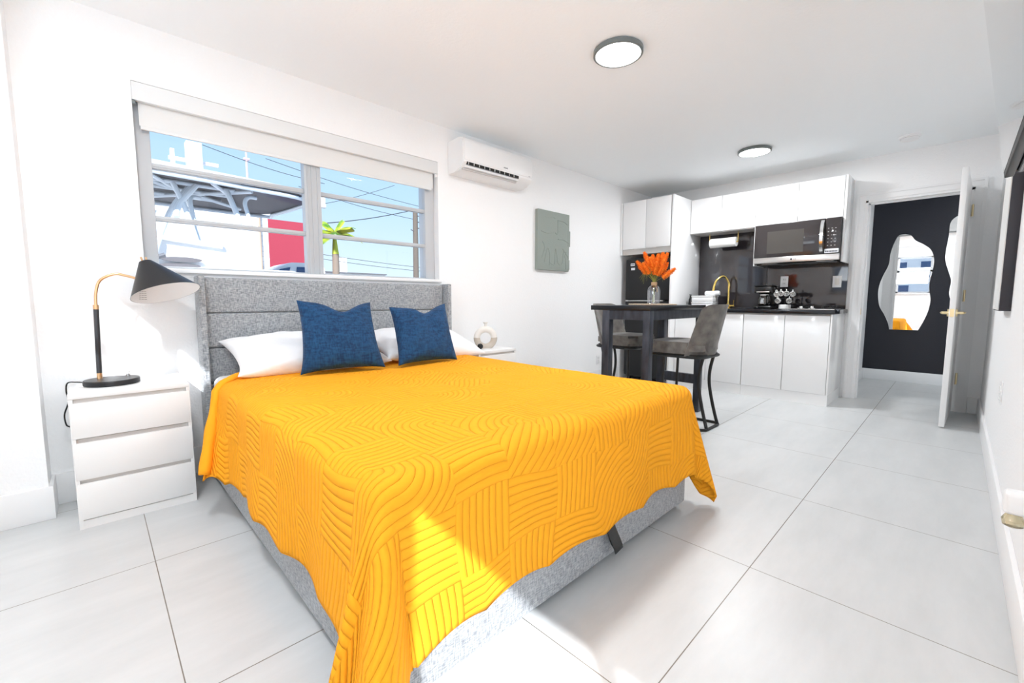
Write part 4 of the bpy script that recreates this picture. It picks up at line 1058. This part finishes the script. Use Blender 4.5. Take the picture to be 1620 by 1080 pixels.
br.inputs['Color1'].default_value = (.82, .82, .82, 1); br.inputs['Color2'].default_value = (.76, .76, .76, 1); br.inputs['Mortar'].default_value = (.58, .58, .58, 1); br.inputs['Scale'].default_value = 2.4; br.inputs['Mortar Size'].default_value = .012
t_.links.new(br.outputs[0], t_.nodes['Principled BSDF'].inputs['Base Color']); M['block'] = bw
struct('ground', bx(-14, 34, 3.3, 45, -.5, -.25), 'ground', 'pale concrete yard outside the window')
struct('ground_west', bx(-16, -1.1, -12, 3.3, -.5, -.25), 'ground', 'pale concrete yard outside the west window')

t = thing('boat', 'white motor boat with a dark-bottomed hardtop on white tubes, outside the window', 'boat', (.8, 7.3, -.25))
slab = [(-.9, 6.15), (.55, 6.26), (1.5, 6.38), (2.2, 6.5), (2.42, 6.75), (2.46, 7.1), (2.34, 8.2), (2.18, 8.5), (.4, 8.45), (-.9, 8.35)]
link('hardtop', prism(new(), slab, 'z', 2.455, 2.52), 'top_skin', t)
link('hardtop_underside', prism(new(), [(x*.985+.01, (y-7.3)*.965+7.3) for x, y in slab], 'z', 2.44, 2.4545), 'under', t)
link('visor', prism(new(), [(1.45, 6.42), (2.2, 6.55), (2.39, 6.78), (2.42, 7.12), (1.60, 6.70)], 'z', 2.415, 2.4395), 'navy_vinyl', t)
bm = new(); rp_ = [(x*.97+.02, (y-7.3)*.93+7.3, 2.41) for x, y in slab]
tube(bm, smooth_path(rp_, 5, closed=True), .028, 8, closed=True)
for y in (6.75, 7.15, 7.6): tube(bm, [(-.8, y, 2.41), (1.45, y, 2.41)], .024, 8)
for x in (.15, .85, 1.45): tube(bm, smooth_path([(x-.3, 6.45, 2.40), (x, 7.1, 2.40), (x+.3, 8.2, 2.40)], 5), .024, 8)
tube(bm, [(.3, 6.5, 2.39), (1.75, 7.9, 2.39)], .026, 8); tube(bm, [(1.6, 6.55, 2.39), (.5, 8.0, 2.39)], .024, 8)
link('tube_frame', bm, 'out_tube', t)
for p, r_ in (([(1.03, 6.75, 2.41), (.84, 6.7, 2.14), (.80, 6.65, 1.98)], .035), ([(.80, 6.75, 2.40), (.90, 6.7, 2.1), (.99, 6.65, 1.70)], .03), ([(.98, 6.9, 2.41), (.78, 6.8, 2.1), (.62, 6.7, 1.70)], .03),
              ([(1.35, 6.75, 2.41), (1.42, 6.72, 2.20), (1.49, 6.7, 1.98)], .034), ([(1.70, 6.75, 2.36), (1.60, 6.74, 2.35), (1.55, 6.72, 2.26), (1.58, 6.7, 2.1), (1.60, 6.7, 1.96)], .026),
              ([(1.10, 7.0, 2.3), (1.0, 6.9, 2.28), (.97, 6.8, 2.16), (1.02, 6.7, 1.72)], .026), ([(.45, 6.9, 2.39), (.25, 6.8, 2.2), (.62, 6.75, 2.02)], .024)):
    link('support_tube', tube(new(), smooth_path(p, 5), r_, 10), 'out_tube', t)
link('cabin', prism(new(), [(-1.4, .6), (-1.4, 1.72), (.62, 1.72), (1.24, 1.66), (1.38, 1.45), (1.62, 1.0), (1.7, .6)], 'y', 6.5, 8.0), 'out_white', t)
link('cabin_rim', tube(new(), [(-1.3, 6.47, 1.70), (.62, 6.47, 1.70), (1.22, 6.47, 1.645)], .03, 8), 'out_white', t)
link('hull', prism(new(), [(-3.5, .25), (-3.8, 1.30), (1.9, 1.36), (2.25, 1.28), (1.6, .2), (.5, -.2), (-3, -.2)], 'y', 6.1, 8.6), 'out_white', t)
link('windshield_post', tube(new(), [(.60, 6.46, 1.68), (.50, 6.42, 1.36)], .035, 8), 'out_tube', t)
for (x, z, w_, h_) in ((.80, 1.455, .20, .030), (.78, 1.385, .20, .024)):
    bm = tube(new(), [(x, 6.44, z), (x, 6.47, z)], 1.0, 24)
    for v in bm.verts: v.co.x = x+(v.co.x-x)*w_; v.co.z = z+(v.co.z-z)*h_
    link('cabin_window', bm, 'under', t)
link('deck_rail', tube(new(), [(.36, 6.2, 1.44), (.55, 6.2, 1.45), (.62, 6.2, 1.48)], .025, 8), 'tv_back', t)
bm = new(); box(bm, .98, 1.14, 6.9, 7.05, 2.52, 2.98); box(bm, .80, 1.32, 6.95, 7.0, 2.73, 2.77); box(bm, .82, .86, 6.94, 7.01, 2.66, 2.86); link('radar_mast', bm, 'out_white', t)
bm = new(); tube(bm, [(2.40, 7.0, 2.47), (2.66, 7.0, 2.49)], .02, 8); tube(bm, [(2.62, 6.96, 2.43), (2.70, 6.96, 2.43)], .035, 12); box(bm, 2.62, 2.70, 6.95, 7.05, 2.46, 2.56); link('spot_light', bm, 'out_white', t)

t = thing('building', 'white block-walled building behind the boat', 'building', (-.5, 11, -.25))
link('wall', bx(-5, 2.70, 10, 15, -.25, 2.78), 'block', t)
link('roof_edge', bx(-5.05, 2.74, 9.95, 15, 2.70, 2.80), 'out_white', t)
link('drain_pipe', tube(new(), [(2.53, 9.96, -.2), (2.53, 9.96, 2.70)], .028, 8), 'tan', t)
t = thing('building', 'red-painted building beyond the white building', 'building', (4.0, 15, -.25))
link('wall', bx(2.9, 5.02, 14, 19, -.25, 3.32), 'red_wall', t)
t = thing('building', 'low white building far beyond the palm', 'building', (9, 21, -.25))
link('wall', bx(6.9, 10.6, 20, 26, -.25, 2.25), 'out_white', t); link('roof_edge', bx(6.85, 10.65, 19.95, 26.05, 2.25, 2.30), 'tv_back', t)
link('chimney', bx(8.45, 8.75, 20.2, 20.6, 2.3, 3.0), 'out_white', t)
t = thing('car', 'white vehicle roof with blue-tinted windows in front of the red building', 'car', (3.1, 9.3, -.25))
bm = prism(new(), [(1.75, 1.15), (2.0, 1.2), (2.45, 1.56), (2.75, 1.69), (3.15, 1.70), (3.35, 1.62), (3.42, 1.2), (3.45, .1), (1.75, .1)], 'y', 8.8, 9.85)
link('body', bm, 'out_white', t)
link('window', prism(new(), [(2.30, 1.35), (2.55, 1.56), (2.72, 1.60), (2.66, 1.35)], 'y', 8.785, 8.81), 'car_blue', t)
link('window', prism(new(), [(2.80, 1.35), (2.84, 1.61), (3.25, 1.62), (3.30, 1.35)], 'y', 8.785, 8.81), 'car_blue', t)
for x in (2.15, 3.05): link('wheel', tube(new(), [(x, 8.75, .06), (x, 8.95, .06)], .28, 24), 'black_plastic', t)

def palm(x, y, h):
    t = thing('palm_tree', 'green palm tree with a pale trunk beyond the right half of the window', 'tree', (x, y, -.25))
    link('trunk', tube(new(), [(x, y, -.25), (x+.02, y, h-.75)], [.15, .115], 14), 'trunk', t)
    link('crownshaft', tube(new(), [(x+.02, y, h-.75), (x, y, h-.05)], [.12, .05], 14), 'shaft', t)
    for k, (ax2, el, ln) in enumerate(((0, 70, 1.0), (10, 20, 1.25), (150, 25, 1.2), (200, -10, 1.2), (120, 60, 1.0), (250, 15, 1.2), (300, 35, 1.1), (185, 5, 1.3), (60, 30, 1.0), (170, -25, 1.2))):
        a = R(ax2); e_ = R(el); pts = []
        for q in range(9):
            s = q/8*ln; zz = h+math.sin(e_)*s-.42*s*s; pts.append(Vector((x+math.cos(a)*math.cos(e_)*s, y+math.sin(a)*math.cos(e_)*s, zz)))
        bm = tube(new(), pts, .012, 5)
        P_ = smooth_path(pts, 5)
        for q in range(3, len(P_)-1):
            d_ = (P_[q+1]-P_[q-1]).normalized(); sd = d_.cross(Vector((0, 0, 1))).normalized(); l_ = .40*math.sin(min(1, (q/len(P_))*1.1+.15)*PI)**.6
            for s_ in (-1, 1):
                for w3 in (0, .5):
                    b_ = P_[q]+d_*.02*w3; tip = b_+sd*s_*l_*.75+d_*l_*.6-Vector((0, 0, l_*.45)); wv = d_*.032
                    v = [bm.verts.new(c_) for c_ in (b_-wv, b_+wv, tip)]; bm.faces.new(v)
        link('frond', bm, 'frond', t, smooth=False)
palm(6.50, 16, 3.42)

t = thing('utility_pole', 'weathered utility pole with insulators beyond the right half of the window', 'utility pole', (9.9, 16, -.25))
link('pole', tube(new(), [(9.88, 16, -.25), (9.9, 16, 4.72)], [.13, .10], 12), 'pole_wood', t)
bm = new()
for z in (4.5, 4.25, 4.0): tube(bm, [(9.9, 16, z), (10.25, 15.9, z)], .025, 8); tube(bm, [(10.22, 15.9, z-.07), (10.22, 15.9, z+.07)], .04, 8)
tube(bm, [(9.9, 16, 3.85), (9.65, 15.95, 3.9)], .02, 8); link('insulator_arm', bm, 'tv_back', t)
cb = [((3.0, 18, 6.17), (7.0, 18, 5.64), 'thin overhead cable crossing the top left of the window, lowest of the pair'), ((4.9, 18, 6.15), (11.42, 18, 5.40), 'thin overhead cable running down to the right at the top of the window'),
      ((6.0, 18, 5.36), (11.07, 18, 4.77), 'overhead cable descending to the utility pole below the top one'), ((10.1, 18, 6.14), (6.0, 18, 4.55), 'thin overhead cable rising to the right across the others'),
      ((5.9, 17.2, 3.80), (11.08, 18, 5.20), 'darkest overhead cable rising right to the top of the utility pole'), ((4.5, 18, 3.05), (13.5, 18, 2.50), 'low overhead cable just above the distant low building, upper of two'),
      ((4.5, 18, 2.86), (13.5, 18, 2.33), 'low overhead cable just above the distant low building, lower of two')]
for k, (a, b, lab) in enumerate(cb):
    a, b = Vector(a), Vector(b); pts = [a.lerp(b, q/10)-Vector((0, 0, .10*math.sin(PI*q/10))) for q in range(11)]
    solo('overhead_cable', tube(new(), pts, .020 if k == 4 else .011, 6), 'cable', lab, 'cable', 'overhead cables outside')
t = thing('radio_mast', 'thin pale pink radio mast far behind the hardtop of the boat', 'mast', (4.75, 20, -.25))
bm = tube(new(), [(4.75, 20, -.25), (4.75, 20, 6.8)], [.09, .03], 8); tube(bm, [(4.65, 20, 6.55), (4.85, 20, 6.55)], .05, 8)
link('mast_tube', bm, mat('pink_mast', (.75, .50, .55), .7), t)

# outside the west window: added unseen slab that blocks the sun, and the building across the yard (seen in the hall mirror)
solo('sun_blocker', bx(-1.85, XW-.065, -.45, 1.13, 2.10, 2.13), 'out_white', 'added unseen flat awning over the west window outside', 'blocker')
t = thing('building', 'white building with blue windows across the west yard', 'building', (-9, 2, -.25))
link('wall', bx(-12, -9, -1.5, 6, -.25, 3.6), 'out_white', t)
for (a, b, z0, z1) in ((1.5, 2.1, 1.9, 2.5), (2.5, 3.1, 1.9, 2.5), (1.4, 1.7, .8, 1.6), (.5, 1.1, 1.9, 2.5), (.4, .8, .5, 1.5)): link('window', bx(-9.01, -8.98, a, b, z0, z1), 'car_blue', t)
